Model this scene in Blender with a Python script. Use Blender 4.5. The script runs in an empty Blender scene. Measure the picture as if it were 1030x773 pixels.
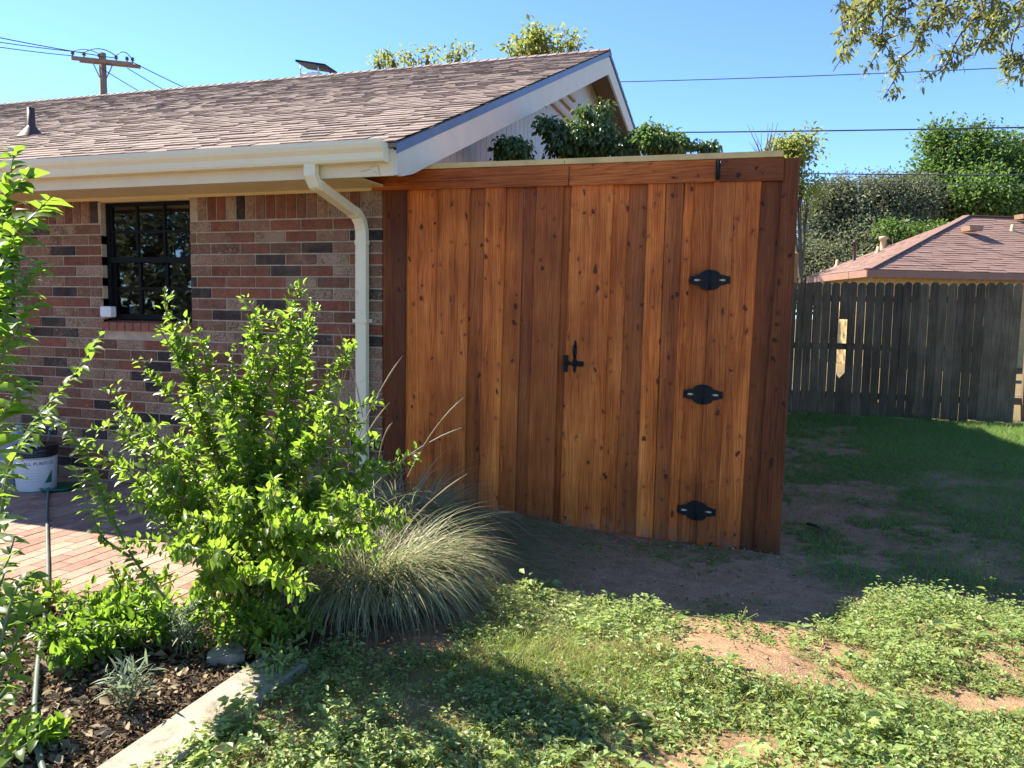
import bpy, math, random
import numpy as np
rng=np.random.default_rng(7); random.seed(7)
sc=bpy.context.scene; col=sc.collection
R=math.radians
# ------------------------------------------------------------------ camera model (used to turn measurements into world points)
CF,CW,CH=780.,1030.,773.
def cam_setup(pitch=5.3,roll=0.9,yaw=18.,h=1.45):
    p,r,y=map(R,(pitch,roll,yaw))
    fwd=np.array([-math.sin(y)*math.cos(p),math.cos(y)*math.cos(p),-math.sin(p)])
    r0=np.array([math.cos(y),math.sin(y),0.]); u0=np.cross(r0,fwd)
    right=r0*math.cos(r)+u0*math.sin(r); up=u0*math.cos(r)-r0*math.sin(r)
    return np.array([right,up,fwd]),np.array([0,0,h])
CR,CC=cam_setup()
def on(x,y,axis,val):
    d=np.array([(x-CW/2)/CF,-(y-CH/2)/CF,1.])@CR
    return CC+d*((val-CC[axis])/d[axis])
def proj(P):
    q=(P-CC)@CR.T
    z=np.where(q[:,2]>0.05,q[:,2],0.05)
    return CW/2+CF*q[:,0]/z, CH/2-CF*q[:,1]/z, q[:,2]
# ------------------------------------------------------------------ noise
_L=rng.random((256,256))
def vn(x,y,s=1.,o=0.):
    x=np.asarray(x,float)*s+o+500; y=np.asarray(y,float)*s+o*1.7+500
    xi=np.floor(x).astype(int); yi=np.floor(y).astype(int); fx=x-xi; fy=y-yi
    fx=fx*fx*(3-2*fx); fy=fy*fy*(3-2*fy)
    a=_L[xi%256,yi%256];b=_L[(xi+1)%256,yi%256];c=_L[xi%256,(yi+1)%256];d=_L[(xi+1)%256,(yi+1)%256]
    return (a*(1-fx)+b*fx)*(1-fy)+(c*(1-fx)+d*fx)*fy
def fbm(x,y,s=1.,o=0.): return (vn(x,y,s,o)+.5*vn(x,y,s*2.1,o+9)+.25*vn(x,y,s*4.3,o+21))/1.75
# ------------------------------------------------------------------ materials
def newmat(name):
    m=bpy.data.materials.new(name); m.use_nodes=True; nt=m.node_tree; nt.nodes.clear()
    return m,nt
class NT:
    def __init__(s,name):
        s.m,s.nt=newmat(name)
    def n(s,t,**k):
        nd=s.nt.nodes.new(t)
        for a,b in k.items():
            if a.startswith('i_'): 
                key=a[2:]
                key=int(key) if key.isdigit() else key.replace('_',' ')
                nd.inputs[key].default_value=b
            else: setattr(nd,a,b)
        return nd
    def l(s,a,b): s.nt.links.new(a,b)
    def out(s,sh,disp=None):
        o=s.n('ShaderNodeOutputMaterial'); s.l(sh,o.inputs['Surface'])
    def noise(s,vec,scale,detail=4,rough=.55,dist=0):
        nd=s.n('ShaderNodeTexNoise'); nd.inputs['Scale'].default_value=scale; nd.inputs['Detail'].default_value=detail
        nd.inputs['Roughness'].default_value=rough; nd.inputs['Distortion'].default_value=dist
        if vec is not None: s.l(vec,nd.inputs['Vector'])
        return nd.outputs['Fac']
    def math(s,op,a,b=None,clamp=False):
        nd=s.n('ShaderNodeMath',operation=op,use_clamp=clamp)
        for i,v in enumerate((a,b)):
            if v is None: continue
            if isinstance(v,(int,float)): nd.inputs[i].default_value=v
            else: s.l(v,nd.inputs[i])
        return nd.outputs[0]
    def ramp(s,fac,stops,interp='LINEAR'):
        nd=s.n('ShaderNodeValToRGB'); cr=nd.color_ramp; cr.interpolation=interp
        while len(cr.elements)<len(stops): cr.elements.new(.5)
        for e,(p,c) in zip(cr.elements,stops):
            e.position=p; e.color=tuple(c)+(1,) if len(c)==3 else c
        s.l(fac,nd.inputs[0]); return nd.outputs[0]
    def mix(s,fac,a,b,mode='MIX'):
        nd=s.n('ShaderNodeMix',data_type='RGBA',blend_type=mode)
        if isinstance(fac,(int,float)): nd.inputs[0].default_value=fac
        else: s.l(fac,nd.inputs[0])
        for i,v in ((6,a),(7,b)):
            if isinstance(v,tuple): nd.inputs[i].default_value=v+(1,) if len(v)==3 else v
            else: s.l(v,nd.inputs[i])
        return nd.outputs[2]
    def bump(s,h,strength=.3,dist=.01):
        nd=s.n('ShaderNodeBump'); nd.inputs['Strength'].default_value=strength; nd.inputs['Distance'].default_value=dist
        s.l(h,nd.inputs['Height']); return nd.outputs[0]
    def bsdf(s,colr,rough=.7,normal=None,spec=.3,metal=0.):
        b=s.n('ShaderNodeBsdfPrincipled')
        if isinstance(colr,tuple): b.inputs['Base Color'].default_value=colr+(1,)
        else: s.l(colr,b.inputs['Base Color'])
        if isinstance(rough,(int,float)): b.inputs['Roughness'].default_value=rough
        else: s.l(rough,b.inputs['Roughness'])
        b.inputs['Specular IOR Level'].default_value=spec; b.inputs['Metallic'].default_value=metal
        if normal is not None: s.l(normal,b.inputs['Normal'])
        return b.outputs[0]
def simple(name,c,rough=.6,var=.12,scale=8.,bump=.15,spec=.3,metal=0.,dirt=None):
    s=NT(name); tc=s.n('ShaderNodeTexCoord').outputs['Object']
    f=s.noise(tc,scale,6,.65)
    lo=tuple(max(0,v*(1-var)) for v in c); hi=tuple(min(1,v*(1+var)) for v in c)
    cc=s.ramp(f,[(.3,lo),(.7,hi)])
    if dirt:
        f2=s.noise(tc,dirt[1],8,.75,.4); cc=s.mix(s.ramp(f2,[(dirt[2],(0,0,0)),(dirt[2]+.12,(1,1,1))]),cc,dirt[0])
    fb=s.noise(tc,scale*9,4,.6)
    s.out(s.bsdf(cc,rough,s.bump(fb,bump,.004),spec,metal)); return s.m
def leafmat(name,c1,c2,trans,tw=.45,rough=.42,spec=.35,patch=1.2,dead=None):
    s=NT(name); g=s.n('ShaderNodeNewGeometry'); r=g.outputs['Random Per Island']
    tc=s.n('ShaderNodeTexCoord').outputs['Object']
    f=s.noise(tc,patch,3)
    mixf=s.math('ADD',s.math('MULTIPLY',r,.6),s.math('MULTIPLY',s.math('SUBTRACT',f,.3),1.0),True)
    cc=s.mix(mixf,c1,c2)
    if dead:
        cc=s.mix(s.math('GREATER_THAN',s.math('FRACT',s.math('MULTIPLY',r,37.7)),1-dead[1]),cc,dead[0])
    p=s.bsdf(cc,rough,None,spec)
    t=s.n('ShaderNodeBsdfTranslucent')
    tcx=s.mix(.75,cc,trans); s.l(tcx,t.inputs[0])
    mx=s.n('ShaderNodeMixShader'); mx.inputs[0].default_value=tw; s.l(p,mx.inputs[1]); s.l(t.outputs[0],mx.inputs[2])
    s.out(mx.outputs[0]); return s.m
def attr_layer(s,name):
    a=s.n('ShaderNodeAttribute'); a.attribute_name=name; return a
# cedar
def cedar():
    s=NT('cedar'); uv=s.n('ShaderNodeUVMap').outputs[0]
    a=attr_layer(s,'tint'); sep=s.n('ShaderNodeSeparateColor'); s.l(a.outputs['Color'],sep.inputs[0])
    br,gr,sd=sep.outputs[0],sep.outputs[1],sep.outputs[2]
    xyz=s.n('ShaderNodeSeparateXYZ'); s.l(uv,xyz.inputs[0]); u,v=xyz.outputs[0],xyz.outputs[1]
    # knots
    cv=s.n('ShaderNodeCombineXYZ'); s.l(s.math('MULTIPLY',u,12.),cv.inputs[0]); s.l(s.math('MULTIPLY',v,8.),cv.inputs[1]); s.l(s.math('MULTIPLY',sd,31.),cv.inputs[2])
    vo=s.n('ShaderNodeTexVoronoi',voronoi_dimensions='2D'); vo.inputs['Scale'].default_value=1.
    nz=s.n('ShaderNodeTexNoise'); nz.inputs['Scale'].default_value=1.6; nz.inputs['Detail'].default_value=3; s.l(cv.outputs[0],nz.inputs['Vector'])
    va=s.n('ShaderNodeVectorMath',operation='MULTIPLY_ADD'); s.l(nz.outputs['Color'],va.inputs[0]); va.inputs[1].default_value=(.55,.8,0); s.l(cv.outputs[0],va.inputs[2]); s.l(va.outputs[0],vo.inputs['Vector'])
    vc=s.n('ShaderNodeSeparateColor'); s.l(vo.outputs['Color'],vc.inputs[0])
    # keep only some knots, more on some boards
    keep=s.math('GREATER_THAN',vc.outputs[0],s.math('ADD',s.math('MULTIPLY',s.math('FRACT',s.math('MULTIPLY',sd,7.77)),.5),.28))
    d=vo.outputs['Distance']
    rad=s.math('ADD',s.math('MULTIPLY',s.math('POWER',vc.outputs[1],2.),.15),.032)
    kn=s.math('MULTIPLY',s.math('SUBTRACT',1.,s.math('DIVIDE',d,rad),True),3.,True); kn=s.math('MULTIPLY',kn,keep)
    halo=s.math('MULTIPLY',s.math('SUBTRACT',1.,s.math('DIVIDE',d,.3),True),keep)
    # grain
    c2=s.n('ShaderNodeCombineXYZ'); s.l(s.math('MULTIPLY',u,1.),c2.inputs[0]); s.l(s.math('MULTIPLY',v,.11),c2.inputs[1]); s.l(s.math('MULTIPLY',sd,17.),c2.inputs[2])
    wig=s.noise(c2.outputs[0],7.,3,.5)
    ph=s.math('ADD',s.math('MULTIPLY',u,55.),s.math('ADD',s.math('MULTIPLY',wig,9.),s.math('MULTIPLY',halo,1.3)))
    ring=s.math('FRACT',ph)
    ring=s.math('POWER',ring,3.)
    c3=s.n('ShaderNodeCombineXYZ'); s.l(s.math('MULTIPLY',u,60.),c3.inputs[0]); s.l(s.math('MULTIPLY',v,1.5),c3.inputs[1]); s.l(sd,c3.inputs[2])
    fine=s.noise(c3.outputs[0],2.5,6,.7)
    c4=s.n('ShaderNodeCombineXYZ'); s.l(s.math('MULTIPLY',u,10.),c4.inputs[0]); s.l(s.math('MULTIPLY',v,.9),c4.inputs[1]); s.l(s.math('MULTIPLY',sd,7.),c4.inputs[2])
    broad=s.noise(c4.outputs[0],1.2,5,.6)
    f=s.math('ADD',s.math('MULTIPLY',ring,s.math('MULTIPLY',broad,-.20)),s.math('ADD',s.math('MULTIPLY',fine,.50),s.math('MULTIPLY',broad,.58)))
    cc=s.ramp(f,[(.33,(.13,.023,.004)),(.45,(.40,.090,.012)),(.56,(.59,.155,.025)),(.72,(.78,.27,.055))])
    # purple/grey staining strength from attribute
    grn=s.math('MULTIPLY',gr,s.math('ADD',s.math('MULTIPLY',broad,1.3),.3),True)
    cc=s.mix(grn,cc,(.14,.045,.020))
    cc=s.mix(kn,cc,(.035,.010,.006))
    cc=s.mix(s.math('MULTIPLY',s.math('MULTIPLY',halo,halo),.75,True),cc,(.17,.04,.010))
    to=s.n('ShaderNodeTexCoord').outputs['Object']; sx=s.n('ShaderNodeSeparateXYZ'); s.l(to,sx.inputs[0])
    sp=s.math('MULTIPLY',s.math('SUBTRACT',.16,sx.outputs[2],True),6.,True); sp=s.math('MULTIPLY',sp,s.ramp(s.noise(to,16,6,.7),[(.42,(0,0,0)),(.62,(1,1,1))]))
    cc=s.mix(s.math('MULTIPLY',sp,.7),cc,(.26,.17,.11))
    sm=s.ramp(s.noise(to,1.7,5,.6),[(.35,(.80,.75,.72)),(.65,(1.25,1.25,1.25))]); cc=s.mix(1.,cc,sm,'MULTIPLY')
    m=s.n('ShaderNodeVectorMath',operation='SCALE'); s.l(cc,m.inputs[0]); s.l(br,m.inputs['Scale'])
    hb=s.math('ADD',s.math('MULTIPLY',fine,.6),s.math('MULTIPLY',ring,.3))
    s.out(s.bsdf(m.outputs[0],.6,s.bump(hb,.35,.003),.25)); return s.m
def brickmat():
    s=NT('brick'); a=attr_layer(s,'tint'); tc=s.n('ShaderNodeTexCoord').outputs['Object']
    f=s.noise(tc,26,6,.7); fl=s.noise(tc,75,5,.75,.5); big=s.noise(tc,7,3)
    cc=s.mix(1.,a.outputs['Color'],s.ramp(f,[(.3,(.62,.6,.6)),(.7,(1.25,1.2,1.2))]),'MULTIPLY')
    th=s.math('GREATER_THAN',s.math('ADD',fl,s.math('MULTIPLY',big,.35)),s.math('SUBTRACT',.97,s.math('MULTIPLY',a.outputs['Alpha'],.32)))
    cc=s.mix(s.math('MULTIPLY',th,.7),cc,(.42,.30,.19)); cc=s.mix(s.ramp(s.noise(tc,3.5,7,.7,.6),[(.45,(0,0,0)),(.75,(.5,.5,.5))]),cc,(.24,.14,.08))
    s.out(s.bsdf(cc,.85,s.bump(s.noise(tc,60,5,.7),.7,.006),.2)); return s.m
def tabmat(name,c1,c2,c3,sc_=1.):
    s=NT(name); a=attr_layer(s,'tint'); tc=s.n('ShaderNodeTexCoord').outputs['Object']
    f=s.noise(tc,220*sc_,3,.7); b=s.noise(tc,1.1,3)
    sep=s.n('ShaderNodeSeparateColor'); s.l(a.outputs['Color'],sep.inputs[0])
    x=s.math('ADD',s.math('MULTIPLY',sep.outputs[0],.75),s.math('ADD',s.math('MULTIPLY',f,.35),s.math('MULTIPLY',b,.12)))
    cc=s.ramp(x,[(.1,c1),(.5,c2),(.95,c3)])
    s.out(s.bsdf(cc,.92,s.bump(f,.5,.004),.12)); return s.m
M={}
M['cedar']=cedar(); M['brick']=brickmat()
M['mortar']=simple('mortar',(.42,.33,.22),.95,.25,12,.6)
M['roof']=tabmat('shingle',(.15,.108,.088),(.255,.192,.158),(.35,.272,.225))
M['roof2']=tabmat('neighbour_shingle',(.17,.105,.085),(.23,.145,.118),(.28,.18,.15))
M['cream']=simple('cream_paint',(.72,.62,.40),.42,.05,3,.06,.4,dirt=((.42,.35,.2),9,.66))
M['gutter']=simple('gutter_enamel',(.80,.71,.46),.32,.04,2,.03,.5,dirt=((.58,.49,.31),5,.60))
M['soffit']=simple('soffit_paint',(.74,.62,.36),.6,.06,3,.1)
M['white']=simple('rake_paint',(.66,.59,.46),.6,.05,4,.15,.3,dirt=((.45,.42,.37),14,.68))
M['siding']=simple('siding_paint',(.50,.49,.46),.7,.08,3,.2,dirt=((.36,.34,.31),6,.6))
M['tansoffit']=simple('tan_soffit',(.30,.19,.115),.8,.08,3,.15)
M['tan']=simple('tan_trim',(.50,.36,.22),.7,.08,3,.15)
M['drip']=simple('drip_metal',(.13,.17,.24),.45,.1,4,.05,.5,.3)
M['black']=simple('black_hardware',(.006,.007,.008),.6,.2,30,.1,.25)
M['screw']=simple('screw_steel',(.5,.5,.5),.3,.1,30,.05,.5,.8)
M['bronze']=simple('window_frame',(.006,.008,.008),.6,.2,10,.05,.12)
M['pine']=simple('treated_pine',(.66,.46,.19),.7,.18,6,.3,.25,dirt=((.36,.24,.1),14,.66))
M['weathered']=None
M['plastic_white']=simple('white_plastic',(.72,.73,.70),.4,.05,10,.04,.4,dirt=((.45,.42,.36),18,.67))
M['plastic_blue']=simple('pale_plastic',(.50,.58,.66),.4,.05,10,.04,.4)
M['plastic_black']=simple('black_plastic',(.012,.012,.013),.3,.2,12,.05,.5)
M['green_plastic']=simple('green_plastic',(.008,.085,.04),.35,.2,12,.1,.5)
M['hose']=simple('hose_rubber',(.10,.13,.10),.5,.15,12,.1,.4)
M['darkhose']=simple('dark_hose',(.03,.035,.03),.5,.15,12,.1,.4)
M['brass']=simple('faucet_metal',(.45,.42,.36),.4,.15,20,.1,.5,.6)
M['lead']=simple('vent_metal',(.075,.05,.045),.6,.2,20,.1,.4,.2)
M['concrete']=simple('curb_concrete',(.33,.295,.235),.92,.2,5,.7,.15,dirt=((.19,.15,.11),6,.50))
M['bark']=simple('bark',(.12,.095,.07),.95,.3,20,.9,.1)
M['twig']=simple('twig',(.16,.12,.07),.85,.25,30,.4,.2)
M['greenstem']=simple('green_stem',(.13,.15,.05),.7,.2,30,.2,.3)
M['pole']=simple('pole_wood',(.26,.18,.13),.95,.2,6,.5,.1)
M['wire']=simple('wire_cable',(.05,.055,.07),.6,.1,3,.05,.3)
M['orange']=simple('orange_wood',(.50,.22,.06),.7,.15,8,.2)
M['yellowbrick']=simple('tan_brick',(.45,.30,.13),.9,.3,14,.4)
M['stone']=simple('stone',(.13,.085,.06),.9,.3,20,.6)
M['facia2']=simple('brown_fascia',(.24,.13,.09),.7,.1,5,.1)
M['paper']=simple('paper_scrap',(.62,.64,.62),.6,.1,20,.2)
M['ink']=simple('label_ink',(.02,.025,.025),.5,.1,20,.0)
M['labelgreen']=simple('label_green',(.02,.16,.10),.5,.1,20,.0)
M['curtain']=simple('curtain_cloth',(.7,.64,.48),.9,.1,10,.1)
M['room']=simple('room_wall',(.3,.3,.28),.9,.1,3,.1)
# weathered fence
def weathered():
    s=NT('weathered_wood'); tc=s.n('ShaderNodeTexCoord').outputs['Object']
    mp=s.n('ShaderNodeMapping'); mp.inputs['Scale'].default_value=(1,1,.05); s.l(tc,mp.inputs[0])
    f=s.noise(mp.outputs[0],60,5,.7); a=attr_layer(s,'tint'); sep=s.n('ShaderNodeSeparateColor'); s.l(a.outputs['Color'],sep.inputs[0])
    b=s.noise(tc,2.5,4)
    cc=s.ramp(s.math('ADD',s.math('MULTIPLY',f,.6),s.math('MULTIPLY',b,.4)),[(.3,(.050,.036,.021)),(.5,(.125,.092,.056)),(.75,(.23,.175,.11))])
    m=s.n('ShaderNodeVectorMath',operation='SCALE'); s.l(cc,m.inputs[0]); s.l(sep.outputs[0],m.inputs['Scale'])
    s.out(s.bsdf(m.outputs[0],.9,s.bump(f,.6,.004),.15)); return s.m
M['weathered']=weathered()
def glassmat():
    s=NT('window_glass'); g=s.n('ShaderNodeBsdfGlossy'); g.inputs['Roughness'].default_value=.015; g.inputs['Color'].default_value=(.9,.95,.95,1)
    tc=s.n('ShaderNodeTexCoord').outputs['Object']; s.l(s.bump(s.noise(tc,2.2,2),.06,.02),g.inputs['Normal'])
    t=s.n('ShaderNodeBsdfTransparent'); t.inputs[0].default_value=(.5,.52,.5,1)
    fr=s.n('ShaderNodeFresnel'); fr.inputs[0].default_value=1.5
    mx=s.n('ShaderNodeMixShader'); s.l(s.math('ADD',s.math('MULTIPLY',fr.outputs[0],1.3),.04,True),mx.inputs[0]); s.l(t.outputs[0],mx.inputs[1]); s.l(g.outputs[0],mx.inputs[2])
    s.out(mx.outputs[0]); return s.m
M['glass']=glassmat()
def groundmat():
    s=NT('ground'); a=attr_layer(s,'tint'); sep=s.n('ShaderNodeSeparateColor'); s.l(a.outputs['Color'],sep.inputs[0])
    tc=s.n('ShaderNodeTexCoord').outputs['Object']
    f=s.noise(tc,9,8,.7); f2=s.noise(tc,70,5,.7); f3=s.noise(tc,1.3,4)
    dirt=s.ramp(s.math('ADD',s.math('MULTIPLY',f,.55),s.math('MULTIPLY',f2,.45)),[(.3,(.18,.108,.062)),(.5,(.36,.222,.130)),(.7,(.51,.345,.215))])
    grass=s.ramp(f2,[(.3,(.06,.065,.025)),(.7,(.17,.15,.07))])
    mul=s.ramp(f2,[(.35,(.018,.012,.008)),(.6,(.07,.045,.028)),(.75,(.2,.14,.09))])
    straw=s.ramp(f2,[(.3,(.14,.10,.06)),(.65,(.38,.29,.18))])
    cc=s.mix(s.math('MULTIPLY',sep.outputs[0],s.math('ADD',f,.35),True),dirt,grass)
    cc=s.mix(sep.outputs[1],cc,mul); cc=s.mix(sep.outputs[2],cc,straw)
    h=s.math('ADD',s.math('MULTIPLY',f,.7),s.math('MULTIPLY',f2,.5))
    s.out(s.bsdf(cc,.97,s.bump(h,.9,.03),.1)); return s.m
M['ground']=groundmat()
def paver():
    s=NT('patio_paver'); a=attr_layer(s,'tint'); tc=s.n('ShaderNodeTexCoord').outputs['Object']
    f=s.noise(tc,30,6,.7); f2=s.noise(tc,2.5,4)
    cc=s.mix(1.,a.outputs['Color'],s.ramp(f,[(.3,(.75,.75,.75)),(.7,(1.2,1.2,1.2))]),'MULTIPLY')
    cc=s.mix(s.ramp(f2,[(.5,(0,0,0)),(.7,(.4,.4,.4))]),cc,(.40,.30,.21))
    s.out(s.bsdf(cc,.9,s.bump(f,.4,.004),.15)); return s.m
M['paver']=paver()
# foliage
M['l_shrub']=leafmat('shrub_leaf',(.035,.085,.014),(.15,.22,.030),(.44,.68,.06),.5,.38,.45,2.0)
M['l_sap']=leafmat('sapling_leaf',(.035,.085,.015),(.10,.17,.03),(.38,.62,.05),.5,.4,.4,2.)
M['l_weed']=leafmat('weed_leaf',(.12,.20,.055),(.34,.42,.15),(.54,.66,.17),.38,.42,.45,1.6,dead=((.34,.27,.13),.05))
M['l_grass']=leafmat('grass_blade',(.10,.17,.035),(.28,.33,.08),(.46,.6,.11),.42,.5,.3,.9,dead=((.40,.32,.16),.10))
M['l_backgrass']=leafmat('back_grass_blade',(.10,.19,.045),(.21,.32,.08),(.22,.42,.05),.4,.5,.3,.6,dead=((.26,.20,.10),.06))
M['l_orn']=leafmat('ornamental_blade',(.09,.13,.06),(.36,.39,.22),(.42,.46,.2),.34,.45,.4,3.,dead=((.44,.37,.23),.28))
M['l_dry']=leafmat('dry_blade',(.20,.155,.09),(.40,.32,.20),(.4,.32,.18),.25,.6,.2,3.)
M['l_sage']=leafmat('sage_leaf',(.14,.18,.12),(.27,.32,.22),(.3,.4,.2),.35,.5,.3,3.)
M['l_holly']=leafmat('holly_leaf',(.03,.07,.02),(.10,.16,.045),(.16,.26,.04),.25,.3,.5,1.5)
M['l_oak']=leafmat('live_oak_leaf',(.13,.145,.085),(.25,.265,.165),(.2,.24,.1),.25,.85,.08,.35)
M['l_green']=leafmat('green_tree_leaf',(.055,.11,.03),(.14,.22,.06),(.22,.36,.05),.35,.5,.3,.35)
M['l_yellow']=leafmat('yellow_tree_leaf',(.14,.19,.04),(.28,.30,.07),(.45,.5,.1),.4,.5,.3,.6)
M['l_over']=leafmat('overhead_leaf',(.07,.10,.03),(.18,.19,.07),(.42,.44,.10),.42,.4,.4,2.)
M['chip']=leafmat('mulch_chip',(.05,.032,.02),(.22,.15,.095),(.1,.07,.04),.05,.9,.1,3.)
M['pebble']=leafmat('dirt_clod',(.28,.18,.11),(.46,.32,.21),(.1,.07,.04),.02,.95,.1,3.)
# ------------------------------------------------------------------ mesh builder
class MB:
    def __init__(s): s.v=[];s.f=[];s.c=[];s.uv=[];s.sm=[]
    def add(s,vs,fs,c=(1,1,1,1),uv=None,smooth=False):
        o=len(s.v); s.v+= [tuple(p) for p in vs]
        for i,f in enumerate(fs):
            s.f.append(tuple(k+o for k in f)); s.sm.append(smooth)
            cc=c
            if isinstance(c,list): s.c+= [c[k] for k in f]
            else: s.c+= [cc]*len(f)
            if uv is not None: s.uv+= [uv(vs[k]) for k in f]
            else: s.uv+= [(vs[k][0]+vs[k][1],vs[k][2]) for k in f]
    def box(s,x0,x1,y0,y1,z0,z1,c=(1,1,1,1),uv=None,bev=0.):
        if bev<=0:
            v=[(x0,y0,z0),(x1,y0,z0),(x1,y1,z0),(x0,y1,z0),(x0,y0,z1),(x1,y0,z1),(x1,y1,z1),(x0,y1,z1)]
            f=[(0,3,2,1),(4,5,6,7),(0,1,5,4),(1,2,6,5),(2,3,7,6),(3,0,4,7)]
            s.add(v,f,c,uv)
        else:
            b=bev; v=[]
            for (xa,xb,ya,yb,z) in ((x0+b,x1-b,y0+b,y1-b,z0),(x0,x1,y0,y1,z0+b),(x0,x1,y0,y1,z1-b),(x0+b,x1-b,y0+b,y1-b,z1)):
                if z in (z0+b,z1-b):
                    v+=[(xa+b,ya,z),(xb-b,ya,z),(xb,ya+b,z),(xb,yb-b,z),(xb-b,yb,z),(xa+b,yb,z),(xa,yb-b,z),(xa,ya+b,z)]
                else: v+=[(xa+b*.3,ya,z),(xb-b*.3,ya,z),(xb,ya+b*.3,z),(xb,yb-b*.3,z),(xb-b*.3,yb,z),(xa+b*.3,yb,z),(xa,yb-b*.3,z),(xa,ya+b*.3,z)]
            f=[tuple(reversed(range(8))),tuple(range(24,32))]
            for k in range(3):
                for i in range(8):
                    j=(i+1)%8; f.append((k*8+i,k*8+j,(k+1)*8+j,(k+1)*8+i))
            s.add(v,f,c,uv)
    def prism(s,pts,d,c=(1,1,1,1),uv=None):
        """pts: list of 3d points (planar polygon), d: extrusion vector"""
        n=len(pts); v=[tuple(p) for p in pts]+[tuple(np.array(p)+np.array(d)) for p in pts]
        f=[tuple(range(n)),tuple(reversed(range(n,2*n)))]
        for i in range(n):
            j=(i+1)%n; f.append((j,i,i+n,j+n))
        s.add(v,f,c,uv)
    def beam(s,a,b,w,h,c=(1,1,1,1),up=(0,0,1)):
        a=np.array(a,float);b=np.array(b,float);d=(b-a)/np.linalg.norm(b-a); up=np.array(up,float)
        sd=np.cross(d,up); sd/=np.linalg.norm(sd); u=np.cross(sd,d)
        v=[]
        for p in (a,b):
            for (i,j) in ((-1,-1),(1,-1),(1,1),(-1,1)): v.append(tuple(p+sd*w/2*i+u*h/2*j))
        s.add(v,[(0,1,2,3),(7,6,5,4),(0,4,5,1),(1,5,6,2),(2,6,7,3),(3,7,4,0)],c)
    def tube(s,pts,r,n=8,c=(1,1,1,1),cap=True):
        pts=[np.array(p,float) for p in pts]; m=len(pts)
        rs=r if hasattr(r,'__len__') else [r]*m
        vs=[];prev=None
        for i,p in enumerate(pts):
            t=pts[min(i+1,m-1)]-pts[max(i-1,0)]; t=t/(np.linalg.norm(t)+1e-9)
            if prev is None:
                a=np.array([0,0,1.]) if abs(t[2])<.9 else np.array([1.,0,0])
            else: a=prev
            u=a-t*(a@t); u/=np.linalg.norm(u)+1e-9; prev=u; w=np.cross(t,u)
            for k in range(n):
                an=2*math.pi*k/n; vs.append(tuple(p+(u*math.cos(an)+w*math.sin(an))*rs[i]))
        f=[]
        for i in range(m-1):
            for k in range(n):
                j=(k+1)%n; f.append((i*n+k,i*n+j,(i+1)*n+j,(i+1)*n+k))
        if cap: f+=[tuple(reversed(range(n))),tuple(range((m-1)*n,m*n))]
        s.add(vs,f,c,smooth=True)
    def lathe(s,cx,cy,prof,n=32,c=(1,1,1,1)):
        vs=[]
        for (r,z) in prof:
            for k in range(n):
                an=2*math.pi*k/n; vs.append((cx+r*math.cos(an),cy+r*math.sin(an),z))
        f=[]
        for i in range(len(prof)-1):
            for k in range(n):
                j=(k+1)%n; f.append((i*n+k,i*n+j,(i+1)*n+j,(i+1)*n+k))
        s.add(vs,f,c,smooth=True)
    def build(s,name,mat,parent=None,auto=False):
        me=bpy.data.meshes.new(name); me.from_pydata(s.v,[],s.f); me.update()
        a=me.color_attributes.new('tint','FLOAT_COLOR','CORNER')
        cc=np.array([tuple(c)+(1,) if len(c)==3 else c for c in s.c],dtype=np.float32); a.data.foreach_set('color',cc.ravel())
        u=me.uv_layers.new(name='UVMap'); u.data.foreach_set('uv',np.array(s.uv,dtype=np.float32).ravel())
        me.polygons.foreach_set('use_smooth',s.sm)
        me.materials.append(M[mat] if isinstance(mat,str) else mat)
        return link(name,me,parent)
def link(name,me,parent=None):
    o=bpy.data.objects.new(name,me); col.objects.link(o)
    if parent is not None:
        o.parent=parent; o.location=[-c for c in parent.location] if parent.parent is None and parent.type=='EMPTY' else (0,0,0)
    return o
def tag(o,label=None,cat=None,group=None,kind=None):
    if label: o['label']=label
    if cat: o['category']=cat
    if group: o['group']=group
    if kind: o['kind']=kind
    return o
def thing(name,loc,label,cat,group=None):
    o=bpy.data.objects.new(name,None); o.empty_display_size=.1; o.location=[float(c) for c in loc]; col.objects.link(o)
    return tag(o,label,cat,group)
def raw(name,V,F,mat,parent=None,smooth=False):
    """V (n,3), F (m,k) numpy"""
    me=bpy.data.meshes.new(name); m,k=F.shape
    me.vertices.add(len(V)); me.vertices.foreach_set('co',np.asarray(V,np.float32).ravel())
    me.loops.add(m*k); me.loops.foreach_set('vertex_index',F.astype(np.int32).ravel())
    me.polygons.add(m); me.polygons.foreach_set('loop_start',np.arange(0,m*k,k,dtype=np.int32))
    me.update(calc_edges=True); me.validate()
    if smooth: me.polygons.foreach_set('use_smooth',np.ones(m,bool))
    me.materials.append(M[mat] if isinstance(mat,str) else mat)
    return link(name,me,parent)
def nrm(a): return a/(np.linalg.norm(a,axis=-1,keepdims=True)+1e-9)
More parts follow.
